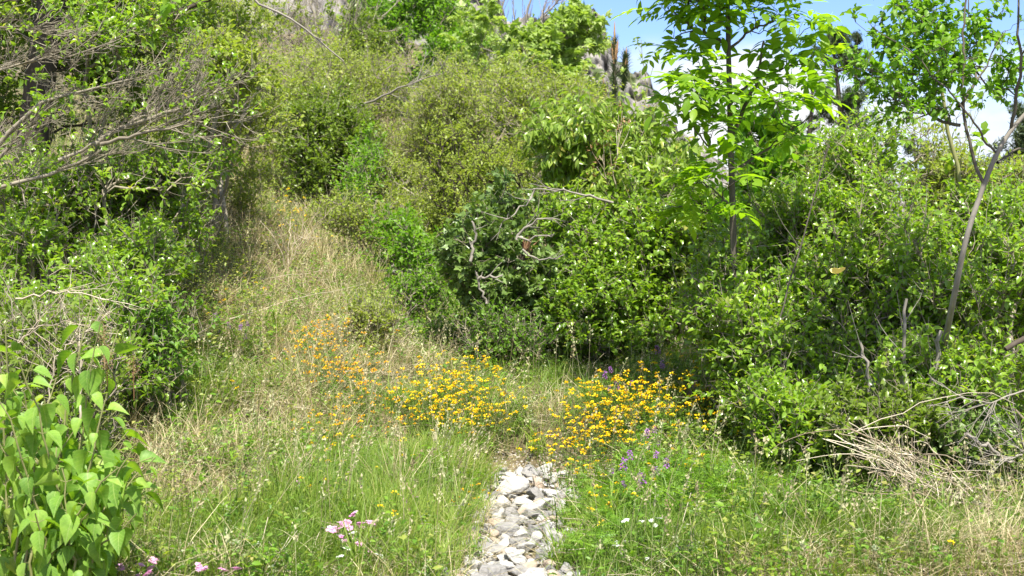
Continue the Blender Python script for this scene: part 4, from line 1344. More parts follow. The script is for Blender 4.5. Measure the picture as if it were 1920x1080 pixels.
def blades(mb, P, Ln, wd_, bend, az, lean=0.15, rnd=None):
    n = len(P)
    z = ground(P[:, 0], P[:, 1]) - 0.01
    B = np.stack([P[:, 0], P[:, 1], z], -1)
    h = np.stack([np.cos(az), np.sin(az), np.zeros(n)], -1)
    s_ = np.stack([-np.sin(az), np.cos(az), np.zeros(n)], -1)
    tw = R.normal(0, .5, n)[:, None]
    s_ = unit(s_ + h * tw)
    pts = []
    for t in (0, .4, .75, 1.0):
        out = lean * t + bend * t * t
        up = t * np.sqrt(np.clip(1 - (lean + bend * t) ** 2 * .8, .04, 1))
        pts.append(B + Ln[:, None] * (h * out[:, None] + np.array([0, 0, 1.0]) * up[:, None]))
    w = [wd_, wd_ * .9, wd_ * .55]
    V = []
    for k in range(3):
        V += [pts[k] - s_ * w[k][:, None] * .5, pts[k] + s_ * w[k][:, None] * .5]
    V.append(pts[3])
    V = np.stack(V, 1)
    o = (np.arange(n) * 7)[:, None]
    q = np.concatenate([o + np.array([0, 1, 3, 2]), o + np.array([2, 3, 5, 4])])
    t_ = o + np.array([4, 5, 6])
    if rnd is None:
        rnd = R.random(n)
    mb.add(V.reshape(-1, 3), [q, t_], np.repeat(rnd, 7))
    return pts[3], h


def worn(P):
    dx = np.abs(P[:, 0] - trail_x(P[:, 1]))
    return (dx < .16) & (P[:, 1] > 7.0) & (P[:, 1] < 9.6) & (R.random(len(P)) < .55)


def thin(P, keep):
    return P[R.random(len(P)) < keep]


DRY = [(430, 380, .9, 2.5, .8), (520, 330, 1.5, 3, .7), (420, 520, .7, 1.2, .5), (600, 520, 1.1, 1.6, 1.0), (480, 430, 1.3, 2.5, .8), (750, 430, 1.6, 2.5, .7), (560, 620, .8, .6, .8), (370, 900, .45, .5, 1.2), (620, 680, .8, .6, .7), (500, 760, .4, .4, .5), (1800, 1040, .35, .2, .6),
       (1900, 1050, .3, .25, .6), (1480, 1075, .4, .15, .5), (700, 340, 3, 4, .7), (960, 800, .25, .25, .7), (890, 1000, .12, .6, .7), (330, 480, 1.0, 1.5, .7), (250, 880, .4, .4, .5)]
LUSH = [(620, 980, .5, .5, 1.0), (820, 900, .35, .6, .8), (1250, 960, .5, .6, 1.2), (1400, 1000, .5, .45, .9), (1600, 1010, .4, .3, .5), (560, 870, .3, .4, .4), (1000, 700, .3, .8, .8), (800, 600, .9, .8, .6), (520, 400, .35, .8, .9), (450, 1030, .3, .3, .6),
        (690, 590, .5, .6, .4), (330, 700, .5, .8, .7)]


def clumpy(P, f):
    Q = np.c_[P, np.zeros(len(P))]
    return nz3(Q, f, 1.3)


# green grass
P = scatter(330000)
P = P[~on_trail(P)]
P = P[~worn(P)]
g = 0.42 + mask(P, LUSH) - 0.42 * mask(P, DRY) + 0.28 * clumpy(P, 2.6) + 0.18 * clumpy(P, 8)
P = P[R.random(len(P)) < np.clip(g, .05, 1)]
n = len(P)
tall = 0.13 + 0.10 * mask(P, [(700, 960, .6, .8, 1), (840, 880, .25, .5, 1.2), (1300, 1050, .5, .2, .4), (1450, 900, .4, .4, .8), (620, 560, 1.2, 1.2, .5)]) + 0.04 * clumpy(P, 4)
Ln = np.clip(tall, .07, .4) * R.uniform(.5, 1.4, n)
az = 2.2 * clumpy(P, 1.4) + R.normal(0, 1.1, n)
mb = MB()
cr = np.clip(.5 + .3 * clumpy(P, 3.0) + R.normal(0, .2, n), 0, 1)
blades(mb, P, Ln, R.uniform(.0022, .0048, n) * (1 + (P[:, 1] - 5) * .05), R.uniform(.05, .75, n), az, .12, cr)
tag(link('grass', mb.mesh('grass', MAT['grass'])), 'green grass growing over the banks', 'grass', kind='stuff')

# tussocks of broader blades
P = scatter(900, y1=16)
P = P[~on_trail(P)]
P = P[R.random(len(P)) < np.clip(.25 + .7 * mask(P, LUSH), 0, 1)]
m = 46
Q = np.repeat(P, m, 0) + R.normal(0, .028, (len(P) * m, 2))
big = np.repeat(R.uniform(.5, 1.3, len(P)), m)
rn = np.repeat(R.uniform(.1, .75, len(P)), m)
mb = MB()
blades(mb, Q, big * R.uniform(.12, .30, len(Q)), R.uniform(.004, .008, len(Q)), R.uniform(.2, 1.0, len(Q)), R.uniform(0, 6.28, len(Q)), R.uniform(.05, .4, len(Q)), np.clip(rn + R.normal(0, .1, len(Q)), 0, 1))
tag(link('grass_tussocks', mb.mesh('grass_tussocks', MAT['grass'])), 'tussocks of broader green grass', 'grass', kind='stuff')

# dry straw standing and lying
P = scatter(260000)
P = P[~on_trail(P)]
P = P[~worn(P)]
g = 0.10 + 0.85 * mask(P, DRY) - 0.25 * mask(P, LUSH) + .2 * clumpy(P, 3.3)
P = P[R.random(len(P)) < np.clip(g, .03, .95)]
n = len(P)
mb = MB()
az = R.choice([0.2, 3.0, -0.6], n) + R.normal(0, .9, n)
blades(mb, P, R.uniform(.08, .34, n), R.uniform(.002, .0042, n) * (1 + (P[:, 1] - 5) * .05), R.uniform(.1, 1.3, n), az, R.uniform(.1, .9, n), None)
tag(link('dry_grass', mb.mesh('dry_grass', MAT['straw'])), 'dry straw coloured grass lying over the slope', 'grass', kind='stuff')

# long pale culms combed down over the left slope
P = scatter(26000, y1=14)
P = P[~on_trail(P)]
P = P[R.random(len(P)) < np.clip(.04 + mask(P, [(600, 620, .9, .9, .7), (520, 760, .5, .5, .6), (640, 720, .6, .6, .6), (560, 540, .9, .8, .5), (850, 700, .25, .3, .3), (370, 920, .35, .4, .5), (1750, 1030, .4, .3, .4)]), 0, 1)]
n = len(P)
mb = MB()
blades(mb, P, R.uniform(.2, .5, n), R.uniform(.0022, .0038, n), R.uniform(.1, .5, n), R.normal(-.15, .55, n) + np.where(R.random(n) < .2, 3.1, 0), R.uniform(.45, .85, n), np.clip(R.normal(.7, .15, n), 0, .86))
tag(link('bent_straw', mb.mesh('bent_straw', MAT['straw'])), 'long pale grass culms bent down over the slope', 'grass', kind='stuff')

# thin matted litter
P = scatter(60000)
P = P[~on_trail(P)]
P = P[R.random(len(P)) < np.clip(.35 + .6 * mask(P, DRY), 0, 1)]
n = len(P)
z = ground(P[:, 0], P[:, 1]) + R.uniform(0, .05, n)
D = unit(np.c_[R.normal(0, 1, (n, 2)), R.normal(0, .15, n)])
B = np.c_[P, z]
Ls = R.uniform(.05, .25, n)
C = np.stack([B, B + D * (Ls / 2)[:, None] + R.normal(0, .008, (n, 3)), B + D * Ls[:, None]], 1)
mb = MB()
tubes(mb, C, np.repeat(R.uniform(.0008, .0018, n)[:, None], 3, 1) * (1 + (P[:, 1:2] - 5) * .06), 3)
tag(link('straw_litter', mb.mesh('straw_litter', MAT['drystem'])), 'matted dead stems over the soil', 'litter', kind='stuff')


# broad leaved herbs
def herbs(name, label, mat, N, y1, specs, basep, tpl, size, hgt, per, dens=1.0, droop=.1, spread=.03):
    P = scatter(N, y1=y1)
    P = P[~on_trail(P)]
    g = basep + mask(P, specs) + .22 * clumpy(P, 4.1)
    P = P[R.random(len(P)) < np.clip(g * dens, 0, 1)]
    n = len(P)
    z = ground(P[:, 0], P[:, 1])
    H = hgt * R.uniform(.3, 1.3, n)
    top = np.c_[P[:, 0] + R.normal(0, .25, n) * H, P[:, 1] + R.normal(0, .25, n) * H, z + H]
    base = np.c_[P, z]
    ms = MB()
    tubes(ms, np.stack([base, (base + top) / 2 + R.normal(0, .006, (n, 3)), top], 1), np.repeat(np.array([[.0016, .0013, .0009]]), n, 0), 3)
    t = R.uniform(.25, 1, (n, per))
    PP = (base[:, None] * (1 - t[..., None]) + top[:, None] * t[..., None]).reshape(-1, 3) + R.normal(0, spread * .3, (n * per, 3))
    DD = unit(R.normal(0, 1, (len(PP), 3)) * np.array([1, 1, .35]) + np.array([0, 0, .35 - droop]))
    NN = np.array([0, 0, 1.0]) + R.normal(0, .4, (len(PP), 3))
    S = size * R.uniform(.6, 1.3, len(PP))
    ml = MB()
    tl = tpl if isinstance(tpl, list) else [tpl]
    w = R.integers(0, len(tl), len(PP))
    for i, tp in enumerate(tl):
        s = w == i
        place(ml, tp, PP[s], DD[s], NN[s], S[s])
    o = link(name, ml.mesh(name, MAT[mat]))
    tag(o, label, 'plants', kind='stuff')
    link('stems', ms.mesh('stems', MAT['stem']), o)


herbs('ground_cover', 'mixed small leaved herbs among the grass', 'herb', 30000, 18, [(1250, 930, .35, .4, .6), (1600, 980, .4, .3, .5), (1400, 980, .4, .4, .5), (620, 900, .5, .6, .35), (750, 620, .8, .9, .5), (430, 500, .8, 1.5, .4), (600, 400, 1.5, 3, .3), (900, 680, .4, .6, .5), (1450, 960, .4, .3, .5), (800, 600, .9, .9, .7), (1100, 620, .6, .9, .6), (480, 600, .5, .8, .5), (430, 860, .25, .4, .7), (700, 480, 1.2, 1.8, .4), (1350, 800, .5, .7, .8), (330, 680, .5, .7, .6), (880, 560, .6, .9, .6)],
      .16, T_OVAL, .026, .15, 8)
herbs('vetch_leaves', 'feathery bright green vetch leaves right of the stones', 'lime', 8000, 9, [(1230, 960, .40, .45, 1.0), (1150, 850, .3, .4, .7), (1360, 930, .5, .5, .9), (1400, 820, .3, .4, .4), (1120, 1050, .2, .3, .5), (820, 780, .3, .5, .5)],
      -.12, T_VETCH, .065, .15, 8)
herbs('silver_herbs', 'grey green downy herbs beside the trail', 'grey', 9000, 12, [(1030, 610, .3, .5, .7), (900, 790, .25, .3, .9), (960, 800, .25, .25, .7), (380, 730, .2, .4, .6), (1100, 560, .4, .6, .5), (600, 740, .4, .4, .3), (1500, 880, .2, .3, .5), (1240, 680, .3, .3, .4)],
      .02, T_SMALL, .018, .18, 14)
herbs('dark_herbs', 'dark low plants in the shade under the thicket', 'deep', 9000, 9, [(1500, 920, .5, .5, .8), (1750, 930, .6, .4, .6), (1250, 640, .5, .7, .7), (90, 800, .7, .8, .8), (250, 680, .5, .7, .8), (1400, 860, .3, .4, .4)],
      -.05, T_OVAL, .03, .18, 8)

herbs('tall_weeds', 'tall leafy weeds closing in on the slope', 'olive', 9000, 19, [(820, 520, .8, 1.2, .6), (400, 520, .5, 1.2, .6), (330, 640, .5, .7, .7), (720, 450, 1.2, 2., .35), (560, 380, 1.5, 3, .35), (880, 640, .5, .6, .5), (1050, 620, .4, .5, .5), (250, 600, .6, .9, .6), (650, 330, 2.5, 5, .4)],
      .03, T_SMALL, .03, .36, 16, spread=.05)
herbs('fresh_weeds', 'bright soft weeds rising through the grass', 'lime', 6000, 15, [(780, 600, .7, .9, .6), (440, 620, .4, .8, .5), (960, 600, .4, .6, .5), (430, 880, .2, .3, .6), (700, 520, .8, 1., .3), (930, 760, .2, .3, .4)],
      .02, T_OVAL, .034, .22, 9)
# upright tufts of straw
P = scatter(700, y1=22)
P = P[~on_trail(P)]
P = P[R.random(len(P)) < np.clip(.05 + mask(P, [(500, 340, 1.6, 4, .8), (650, 360, 1.6, 4, .7), (450, 430, .8, 1.5, .8), (760, 380, 1.6, 3, .6), (560, 480, 1, 1.5, .6), (390, 900, .3, .4, .7), (260, 860, .3, .4, .6), (30, 700, 1, 2, .5), (620, 760, .5, .5, .4)]), 0, 1)]
m = 70
Q = np.repeat(P, m, 0) + R.normal(0, .045, (len(P) * m, 2))
big = np.repeat(R.uniform(.6, 1.3, len(P)), m)
mb = MB()
blades(mb, Q, big * R.uniform(.2, .42, len(Q)), R.uniform(.002, .004, len(Q)) * (1 + (Q[:, 1] - 5) * .06), R.uniform(.1, .9, len(Q)), R.uniform(0, 6.28, len(Q)), R.uniform(.05, .5, len(Q)), np.clip(R.normal(.5, .25, len(Q)), 0, .9))
tag(link('straw_tufts', mb.mesh('straw_tufts', MAT['straw'])), 'tufts of standing dry straw on the slope', 'grass', kind='stuff')

# tall grass stalks with pale panicles
P = scatter(9000, y1=15)
P = P[~on_trail(P)]
P = P[R.random(len(P)) < np.clip(.10 + mask(P, [(840, 940, .35, .5, .6), (880, 800, .3, .4, .6), (1000, 640, .4, .7, .7), (620, 700, .8, .8, .3), (520, 980, .3, .3, .3), (1100, 560, .4, .5, .3), (1210, 900, .25, .4, .2), (700, 560, .8, 1., .25), (1550, 1000, .5, .3, .15)]), 0, 1)]
n = len(P)
z = ground(P[:, 0], P[:, 1])
H = R.uniform(.22, .5, n)
az = R.normal(0.4, 1.2, n)
hd = np.c_[np.cos(az), np.sin(az), np.zeros(n)]
B = np.c_[P, z]
T_ = np.linspace(0, 1, 6)
lean = R.uniform(.05, .45, n)
C = B[:, None] + H[:, None, None] * (T_[None, :, None] * np.array([0, 0, 1.0]) * .95 + (lean[:, None] * T_[None] ** 2)[..., None] * hd[:, None])
ms, mh = MB(), MB()
tubes(ms, C, taper(n, 6, .0013, .0007), 3)
per = 16
t = R.uniform(0, 1, (n, per))
tipv = C[:, -1] - C[:, -2]
PP = C[:, -1][:, None] - (tipv[:, None] * t[..., None] * 1.2)
PP = PP.reshape(-1, 3) + R.normal(0, .007, (n * per, 3))
DD = np.repeat(unit(tipv), per, 0) + R.normal(0, .5, (n * per, 3)) + np.repeat(hd, per, 0) * .3
place(mh, T_SMALL, PP, DD, R.normal(0, 1, (n * per, 3)), R.uniform(.010, .02, n * per), np.repeat(R.random(n), per))
o = link('seeding_grass', ms.mesh('seeding_grass', MAT['seedhead']))
tag(o, 'tall grass stalks topped with pale seed panicles', 'grass', kind='stuff')
link('seed_heads', mh.mesh('seed_heads', MAT['seedhead']), o)


# ================================================================== DRY TWIG HEAP (right) AND STRAW LINES
def heap():
    b = on_ground(*gp(1790, 960))
    root = thing('twig_heap', b, 'heap of dry bleached twigs and straw at the lower right', 'brush pile')
    rr = np.random.default_rng(8)
    mb = MB()
    path = [(1640, 820), (1710, 890), (1790, 945), (1850, 995), (1920, 1020), (2000, 1030)]
    PT = np.array([W(a, c, 5.75 if a > 1750 else 5.9) for a, c in path])
    n = 420
    t = rr.uniform(0, 1, n) * (len(PT) - 1)
    i = np.minimum(t.astype(int), len(PT) - 2)
    w = (t - i)[:, None]
    C0 = PT[i] * (1 - w) + PT[i + 1] * w
    T = unit(PT[i + 1] - PT[i])
    w_ = .55 + .9 * (t / 5)
    C0 = C0 + rr.normal(0, 1, (n, 3)) * np.array([.10, .11, .042]) * w_[:, None]
    D = unit(T * rr.choice([-1, 1], (n, 1)) + rr.normal(0, .7, (n, 3)) * np.array([1, 1, .6]))
    Ls = rr.uniform(.12, .42, n)
    s = np.linspace(-.5, .5, 6)
    C = C0[:, None] + Ls[:, None, None] * s[None, :, None] * D[:, None] + (rr.normal(0, .12, (n, 1, 3)) * Ls[:, None, None]) * (s ** 2)[None, :, None] * 2
    zz = ground(C[..., 0], C[..., 1]) + .012
    C[..., 2] = np.maximum(C[..., 2], zz)
    tubes(mb, C, taper(n, 6, .0024, .0006) * rr.uniform(.5, 1.5, (n, 1)), 4)
    part('twigs', mb, MAT['drystem'], root)
    mb = MB()
    n = 26
    st = PT[rr.integers(0, len(PT) - 1, n)] + rr.normal(0, .08, (n, 3))
    D = unit(np.c_[rr.normal(-.3, .9, n), rr.normal(-.2, .3, n), rr.normal(.15, .5, n)])
    Ls = rr.uniform(.3, .8, n)
    s = np.linspace(0, 1, 8)
    C = st[:, None] + Ls[:, None, None] * (s[None, :, None] * D[:, None] + (s ** 2)[None, :, None] * np.array([0, 0, -.35]))
    C[..., 2] = np.maximum(C[..., 2], ground(C[..., 0], C[..., 1]) + .012)
    C[:, 1:] += np.cumsum(rr.normal(0, .012, (n, 7, 3)), 1)
    tubes(mb, C, taper(n, 8, .0034, .0012), 5)
    part('branch', mb, MAT['drystem'], root)


heap()


def loose(label, pts, r, group='long dead stalks lying over the grass', br=3):
    bare_branches('dead_stalk', label, 'stalk', [([np.array(on_ground(*gp(a, b_))) + np.array([0, 0, h]) for a, b_, h in pts], r, r * .4)], [(br, .18, .5, (0, 0, 0), r * .35, r * .2)], 'drystem', group)


loose('long pale stalk slanting across the left yellow flowers', [(500, 560, .28), (560, 620, .25), (650, 700, .2)], .004)
loose('thin stalk lying over the dry slope', [(480, 560, .15), (600, 540, .14), (760, 520, .12)], .0035)
loose('dead stalk on the slope above the left flowers', [(430, 640, .15), (560, 600, .16), (700, 560, .15)], .0035)
loose('forked pale stalk at the bottom right corner', [(1620, 1080, .05), (1700, 1045, .05), (1790, 1035, .04)], .004)
loose('curved pale stem standing in the feathery leaves', [(1265, 1040, .0), (1255, 960, .04), (1262, 930, .10)], .004, br=1)
loose('long straw stalk near the lilac', [(230, 960, .05), (300, 960, .07), (400, 950, .07)], .003)
for k, (px, py, lab) in enumerate(((540, 480, 'spray of bleached stems standing in the dry grass'), (565, 450, 'smaller spray of bleached stems on the dry slope'))):
    g0 = on_ground(*gp(px, py + 40))
    bare_branches('dry_stems', lab, 'plant', [([g0, g0 + np.array([d * .3, 0, .28]), g0 + np.array([d, .05, .5])], .005, .002) for d in (-.25, -.1, .02, .16, .3)], [(4, .22, .5, (0, 0, .1), .002, .001)], 'drystem', 'bleached stems on the slope')


# ================================================================== STONES OF THE TRAIL
def rock_mesh(name, seed, mat, flatz=.78, sub_=4):
    import bmesh
    rr = np.random.default_rng(seed)
    bm = bmesh.new()
    bmesh.ops.create_icosphere(bm, subdivisions=sub_, radius=1)
    V = np.array([v_.co[:] for v_ in bm.verts])
    for _ in range(12):
        nrm = unit(rr.normal(size=3))
        d = rr.uniform(.42, .85)
        s = V @ nrm
        m = s > d
        V[m] -= (s[m] - d)[:, None] * nrm * .97
    V *= np.array([1.15 * rr.uniform(.9, 1.2), .85 * rr.uniform(.8, 1.1), flatz * rr.uniform(.8, 1.2)])
    for i, v_ in enumerate(bm.verts):
        p = V[i]
        nn = mnoise.fractal((p[0] * 2.2 + seed, p[1] * 2.2, p[2] * 2.2), .8, 2.1, 4) * .07
        v_.co = p * (1 + nn)
    me = bpy.data.meshes.new(name)
    bm.to_mesh(me)
    bm.free()
    me.polygons.foreach_set('use_smooth', np.ones(len(me.polygons), bool))
    me.materials.append(mat)
    return me


rockm = [noise_mat('limestone', [(0.25, 0.24, 0.225), (0.43, 0.415, 0.39), (0.60, 0.58, 0.545)], 2.2, .9, .5, 10, dist=.06),
         noise_mat('grey_limestone', [(0.14, 0.136, 0.13), (0.26, 0.25, 0.24), (0.39, 0.38, 0.365)], 2.6, .9, .5, 10, dist=.06),
         noise_mat('buff_limestone', [(0.27, 0.18, 0.12), (0.40, 0.32, 0.25), (0.54, 0.48, 0.41)], 2.0, .9, .5, 10, dist=.06)]
rocks = [[rock_mesh('stone', 100 + 10 * m + i, rockm[m], sub_=4 if i < 5 else 3) for i in range(7)] for m in range(3)]
placed = []


def put_stone(x, y, s, mi, vi, rz, tilt, label, group, lift=.3, sc=(1, 1, 1)):
    o = bpy.data.objects.new('trail_stone', rocks[mi][vi])
    COL.objects.link(o)
    o.location = (x, y, float(ground(x, y)) + s * lift)
    o.rotation_euler = (tilt[0], tilt[1], rz)
    o.scale = (s * sc[0], s * sc[1], s * sc[2])
    tag(o, label, 'stone', group)
    placed.append((x, y, s))


SG = 'stones paving the trail'
named = [  # px, py, half-width px, material, label, squash
    (968, 990, 36, 1, 'grey wedge shaped stone tilted in the middle of the trail', (1, .8, 1.0)),
    (1010, 962, 40, 0, 'broad smooth pale slab with grass tufts at the heart of the trail', (1.1, 1.0, .7)),
    (908, 968, 30, 0, 'bright white slab leaning at the left edge of the trail', (1.1, .7, .8)),
    (960, 928, 42, 0, 'long flat stone with a dark overhang across the upper trail', (1.2, .7, .7)),
    (993, 888, 16, 1, 'round greyish stone at the far end of the trail', (1, 1, 1.2)),
    (958, 900, 24, 0, 'pale angular stone near the far end of the trail', (1.1, .8, .7)),
    (1003, 1008, 22, 1, 'dark grey upright stone right of the wedge shaped stone', (.8, .8, 1.3)),
    (915, 1040, 34, 1, 'low grey stone with a shadow gap at the near left of the trail', (1.1, .8, .6)),
    (975, 1060, 30, 0, 'wide near stone in the middle at the bottom of the trail', (1.2, .8, .5)),
    (1028, 985, 20, 2, 'buff rounded stone at the right edge of the trail', (1, 1, .8)),
    (890, 1015, 30, 2, 'buff broken slab at the left edge of the trail', (1.2, .8, .5)),
    (945, 1030, 26, 0, 'pale block below the wedge shaped stone', (1, .8, .8)),
    (925, 990, 20, 2, 'cream tilted stone below the white slab', (1, .9, .9)),
    (1035, 930, 22, 0, 'light grey stone at the upper right edge of the trail', (1.1, .9, .6)),
    (940, 960, 24, 1, 'light grey cracked block right of the white slab', (1, .9, .8))]
for px, py, hw, mi, lab, sq in named:
    p = gp(px, py)
    s = hw / F * p[1] * .85
    put_stone(p[0], p[1], s, mi, R.integers(0, 5), R.uniform(0, 6.28), R.normal(0, .22, 2), lab, SG, .34, sq)
ZN = ((4.9, 5.2, 'nearest'), (5.2, 5.6, 'second nearest'), (5.6, 6.0, 'middle'), (6.0, 6.6, 'upper middle'), (6.6, 7.3, 'farthest'))
MN = ('pale limestone', 'grey limestone', 'buff limestone')
cnt = 0
tries = 0
while cnt < 284 and tries < 30000:
    tries += 1
    fr = tries / 30000
    s = R.uniform(.032, .062) if tries < 2200 else (R.uniform(.020, .036) if tries < 12000 else R.uniform(.011, .02))
    y = R.uniform(4.75, 7.15)
    hw = .25 + .05 * math.sin(y * 9) + .03 * math.sin(y * 21)
    x = float(trail_x(y)) + R.uniform(-1, 1) * hw
    if any((x - a) ** 2 + (y - b_) ** 2 < (.78 * (s + c)) ** 2 for a, b_, c in placed):
        continue
    mi = int(R.choice([0, 1, 2], p=[.55, .27, .18]))
    zi = [k for k in range(5) if y <= ZN[k][1] or k == 4][0]
    sx_ = x - float(trail_x(y))
    sidew = 'left side' if sx_ < -.13 else ('left of centre' if sx_ < -.04 else ('centre' if sx_ < .04 else ('right of centre' if sx_ < .13 else 'right side')))
    size = 'fist sized' if s > .032 else ('egg sized' if s > .018 else 'pebble sized')
    put_stone(x, y, s, mi, R.integers(0, 7) if s < .03 else R.integers(0, 5), R.uniform(0, 6.28), R.normal(0, .42, 2), f'{size} {MN[mi]} piece, {sidew} of the {ZN[zi][2]} stretch of the trail', SG, .35, (R.uniform(.9, 1.3), R.uniform(.7, 1.1), R.uniform(.7, 1.25)))
    cnt += 1
# gravel below
P = np.stack([R.uniform(-.30, .30, 5000), R.uniform(4.7, 7.4, 5000)], -1)
P[:, 0] += trail_x(P[:, 1])
tet = (np.array([(-.6, -.5, -.3), (.7, -.4, -.3), (.5, .6, -.3), (-.5, .5, -.2), (-.35, -.3, .4), (.4, -.2, .45), (.2, .4, .35), (-.3, .3, .4)], float),
       [np.zeros((0, 3), int), np.array([(0, 1, 5, 4), (1, 2, 6, 5), (2, 3, 7, 6), (3, 0, 4, 7), (4, 5, 6, 7), (0, 3, 2, 1)])])
mb = MB()
place(mb, tet, np.c_[P, ground(P[:, 0], P[:, 1])], np.c_[R.normal(0, 1, (5000, 2)), R.normal(0, .3, 5000)], np.array([0, 0, 1.0]) + R.normal(0, .3, (5000, 3)), R.uniform(.004, .013, 5000))
tag(link('gravel', mb.mesh('gravel', noise_mat('gravel', [(0.22, 0.18, 0.14), (0.40, 0.37, 0.33), (0.58, 0.55, 0.5)], 30, .95, .2, rcols=[(.6, .55, .5), (1.1, 1.1, 1.1)]), flat=True)), 'fine gravel between the trail stones', 'gravel', kind='stuff')
for (px, py, s, lab) in ((745, 505, .13, 'weathered grey boulder lying in the grass above the flowers'), (1262, 268, .5, 'grey outcrop below the crag')):
    if s < .3:
        p = gp(px, py + 25)
        o = bpy.data.objects.new('boulder', rocks[1][2]); COL.objects.link(o)
        o.location = (p[0], p[1], float(ground(p[0], p[1])) + .10); o.scale = (s * 1.7, s * 1.2, s * 1.1)
        tag(o, lab, 'stone')


# ================================================================== FLOWERS
def head_tpl(npet, rise, tpl=T_SMALL, s=.8, core=.1):
    it = []
    for k in range(npet):
        a = k * 2 * math.pi / npet
        d = (math.cos(a), math.sin(a), rise)
        it.append((tpl, (core * math.cos(a), core * math.sin(a), 0), d, (-rise * math.cos(a), -rise * math.sin(a), 1), s * (1 - .15 * (k % 2))))
    return combine(it)


def flower_mesh(name, tpl, mat, size, n, shape, seed):
    """cluster of small florets as one part mesh, origin at its foot"""
    rr = np.random.default_rng(seed)
    mb = MB()
    if shape == 'umbel':
        a = np.arange(n) * 2.4
        q = np.sqrt(np.arange(n) / max(n - 1, 1))
        P = np.c_[np.cos(a) * q * size * .55, np.sin(a) * q * size * .55, size * .35 * (1 - q * q) + rr.normal(0, size * .04, n)]
        D = np.c_[np.cos(a) * q, np.sin(a) * q, .5 + 0 * q] + rr.normal(0, .2, (n, 3))
        place(mb, tpl, P, D, np.array([0, 0, 1.0]) + rr.normal(0, .3, (n, 3)), size * .62)
    elif shape == 'spike':
        t = np.linspace(0, 1, n)
        a = np.arange(n) * 2.4
        r = size * .16 * (1.15 - .7 * t)
        P = np.c_[np.cos(a) * r, np.sin(a) * r, t * size]
        D = np.c_[np.cos(a), np.sin(a), -.5 + .9 * t]
        place(mb, tpl, P, D, np.array([0, 0, 1.0]) + rr.normal(0, .3, (n, 3)), size * .30)
    else:
        P = rr.normal(0, size * .42, (n, 3)) * np.array([1, 1, .45]) + np.array([0, 0, size * .2])
        place(mb, tpl, P, np.array([0, -.3, 1.0]) + rr.normal(0, .25, (n, 3)), rr.normal(0, 1, (n, 3)), 1.0 * size * .62)
    return mb.mesh(name, MAT[mat])


def flat_flower(npet):
    v_, f = head_tpl(npet, .15, T_ROUND, .8, .12)
    # turn so that its face looks along +Y of the template
    w = np.stack([v_[:, 0], v_[:, 2], v_[:, 1]], -1)
    return w, f


PEA = (np.concatenate([T_ROUND[0], T_ROUND[0] * np.array([.6, .7, 1]) + np.array([0, .1, .25])]), [np.concatenate([T_ROUND[1][0], T_ROUND[1][0] + len(T_ROUND[0])]), np.concatenate([T_ROUND[1][1], T_ROUND[1][1] + len(T_ROUND[0])])])


def plant_proto(name, cat, heads, H, spread, nh, leaf, seed, leaf_tp=T_SMALL, leaf_s=.012, nl=60):
    """a flowering plant: stems, foliage and each flower head as parts"""
    rr = np.random.default_rng(seed)
    root = thing(name, (0, 0, 0), None, cat)
    ms, ml = MB(), MB()
    tips = []
    for k in range(nh):
        a, q = k * 2.4 + rr.uniform(-.3, .3), math.sqrt((k + .5) / nh)
        t = np.array([math.cos(a) * q * spread, math.sin(a) * q * spread, H * (1 - .35 * q * q) * rr.uniform(.8, 1.1)])
        c = bez(np.array([t[0] * .15, t[1] * .15, -.02]), unit(np.array([t[0] * .5, t[1] * .5, H])), t, 5)
        tubes(ms, c[None], np.array([[.0015, .0013, .0012, .001, .0009]]), 3)
        tips.append((c, t))
        m = max(1, nl // nh)
        u_ = rr.uniform(.2, .92, m)
        P = np.array([c[min(int(x * 4), 3)] * (1 - (x * 4 % 1)) + c[min(int(x * 4), 3) + 1] * (x * 4 % 1) for x in u_])
        place(ml, leaf_tp, P, rr.normal(0, 1, (m, 3)) * np.array([1, 1, .5]) + np.array([0, 0, .4]), np.array([0, 0, 1.0]) + rr.normal(0, .4, (m, 3)), leaf_s * rr.uniform(.7, 1.3, m))
    link('stems', ms.mesh('stems', MAT['stem']), root)
    link('foliage', ml.mesh('foliage', MAT[leaf]), root)
    for c, t in tips:
        o = link('flower_head', heads[rr.integers(0, len(heads))], root, t)
        o.rotation_euler = (rr.normal(0, .25), rr.normal(0, .25), rr.uniform(0, 6.28))
        s = rr.uniform(.75, 1.2)
        o.scale = (s, s, s)
    return root


yel = [flower_mesh('flower_head', PEA, 'yellow', .0185, 6, 'umbel', s) for s in range(3)]
ora = [flower_mesh('flower_head', PEA, 'orange', .018, 5, 'umbel', s + 9) for s in range(3)]
pur = [flower_mesh('flower_head', PEA, 'purple', .042, 20, 'spike', s + 20) for s in range(3)]
pnk = [flower_mesh('flower_head', flat_flower(5), 'pink', .026, 9, 'cluster', s + 30) for s in range(3)]
wht = [flower_mesh('flower_head', flat_flower(5), 'white', .018, 2, 'cluster', 40)]

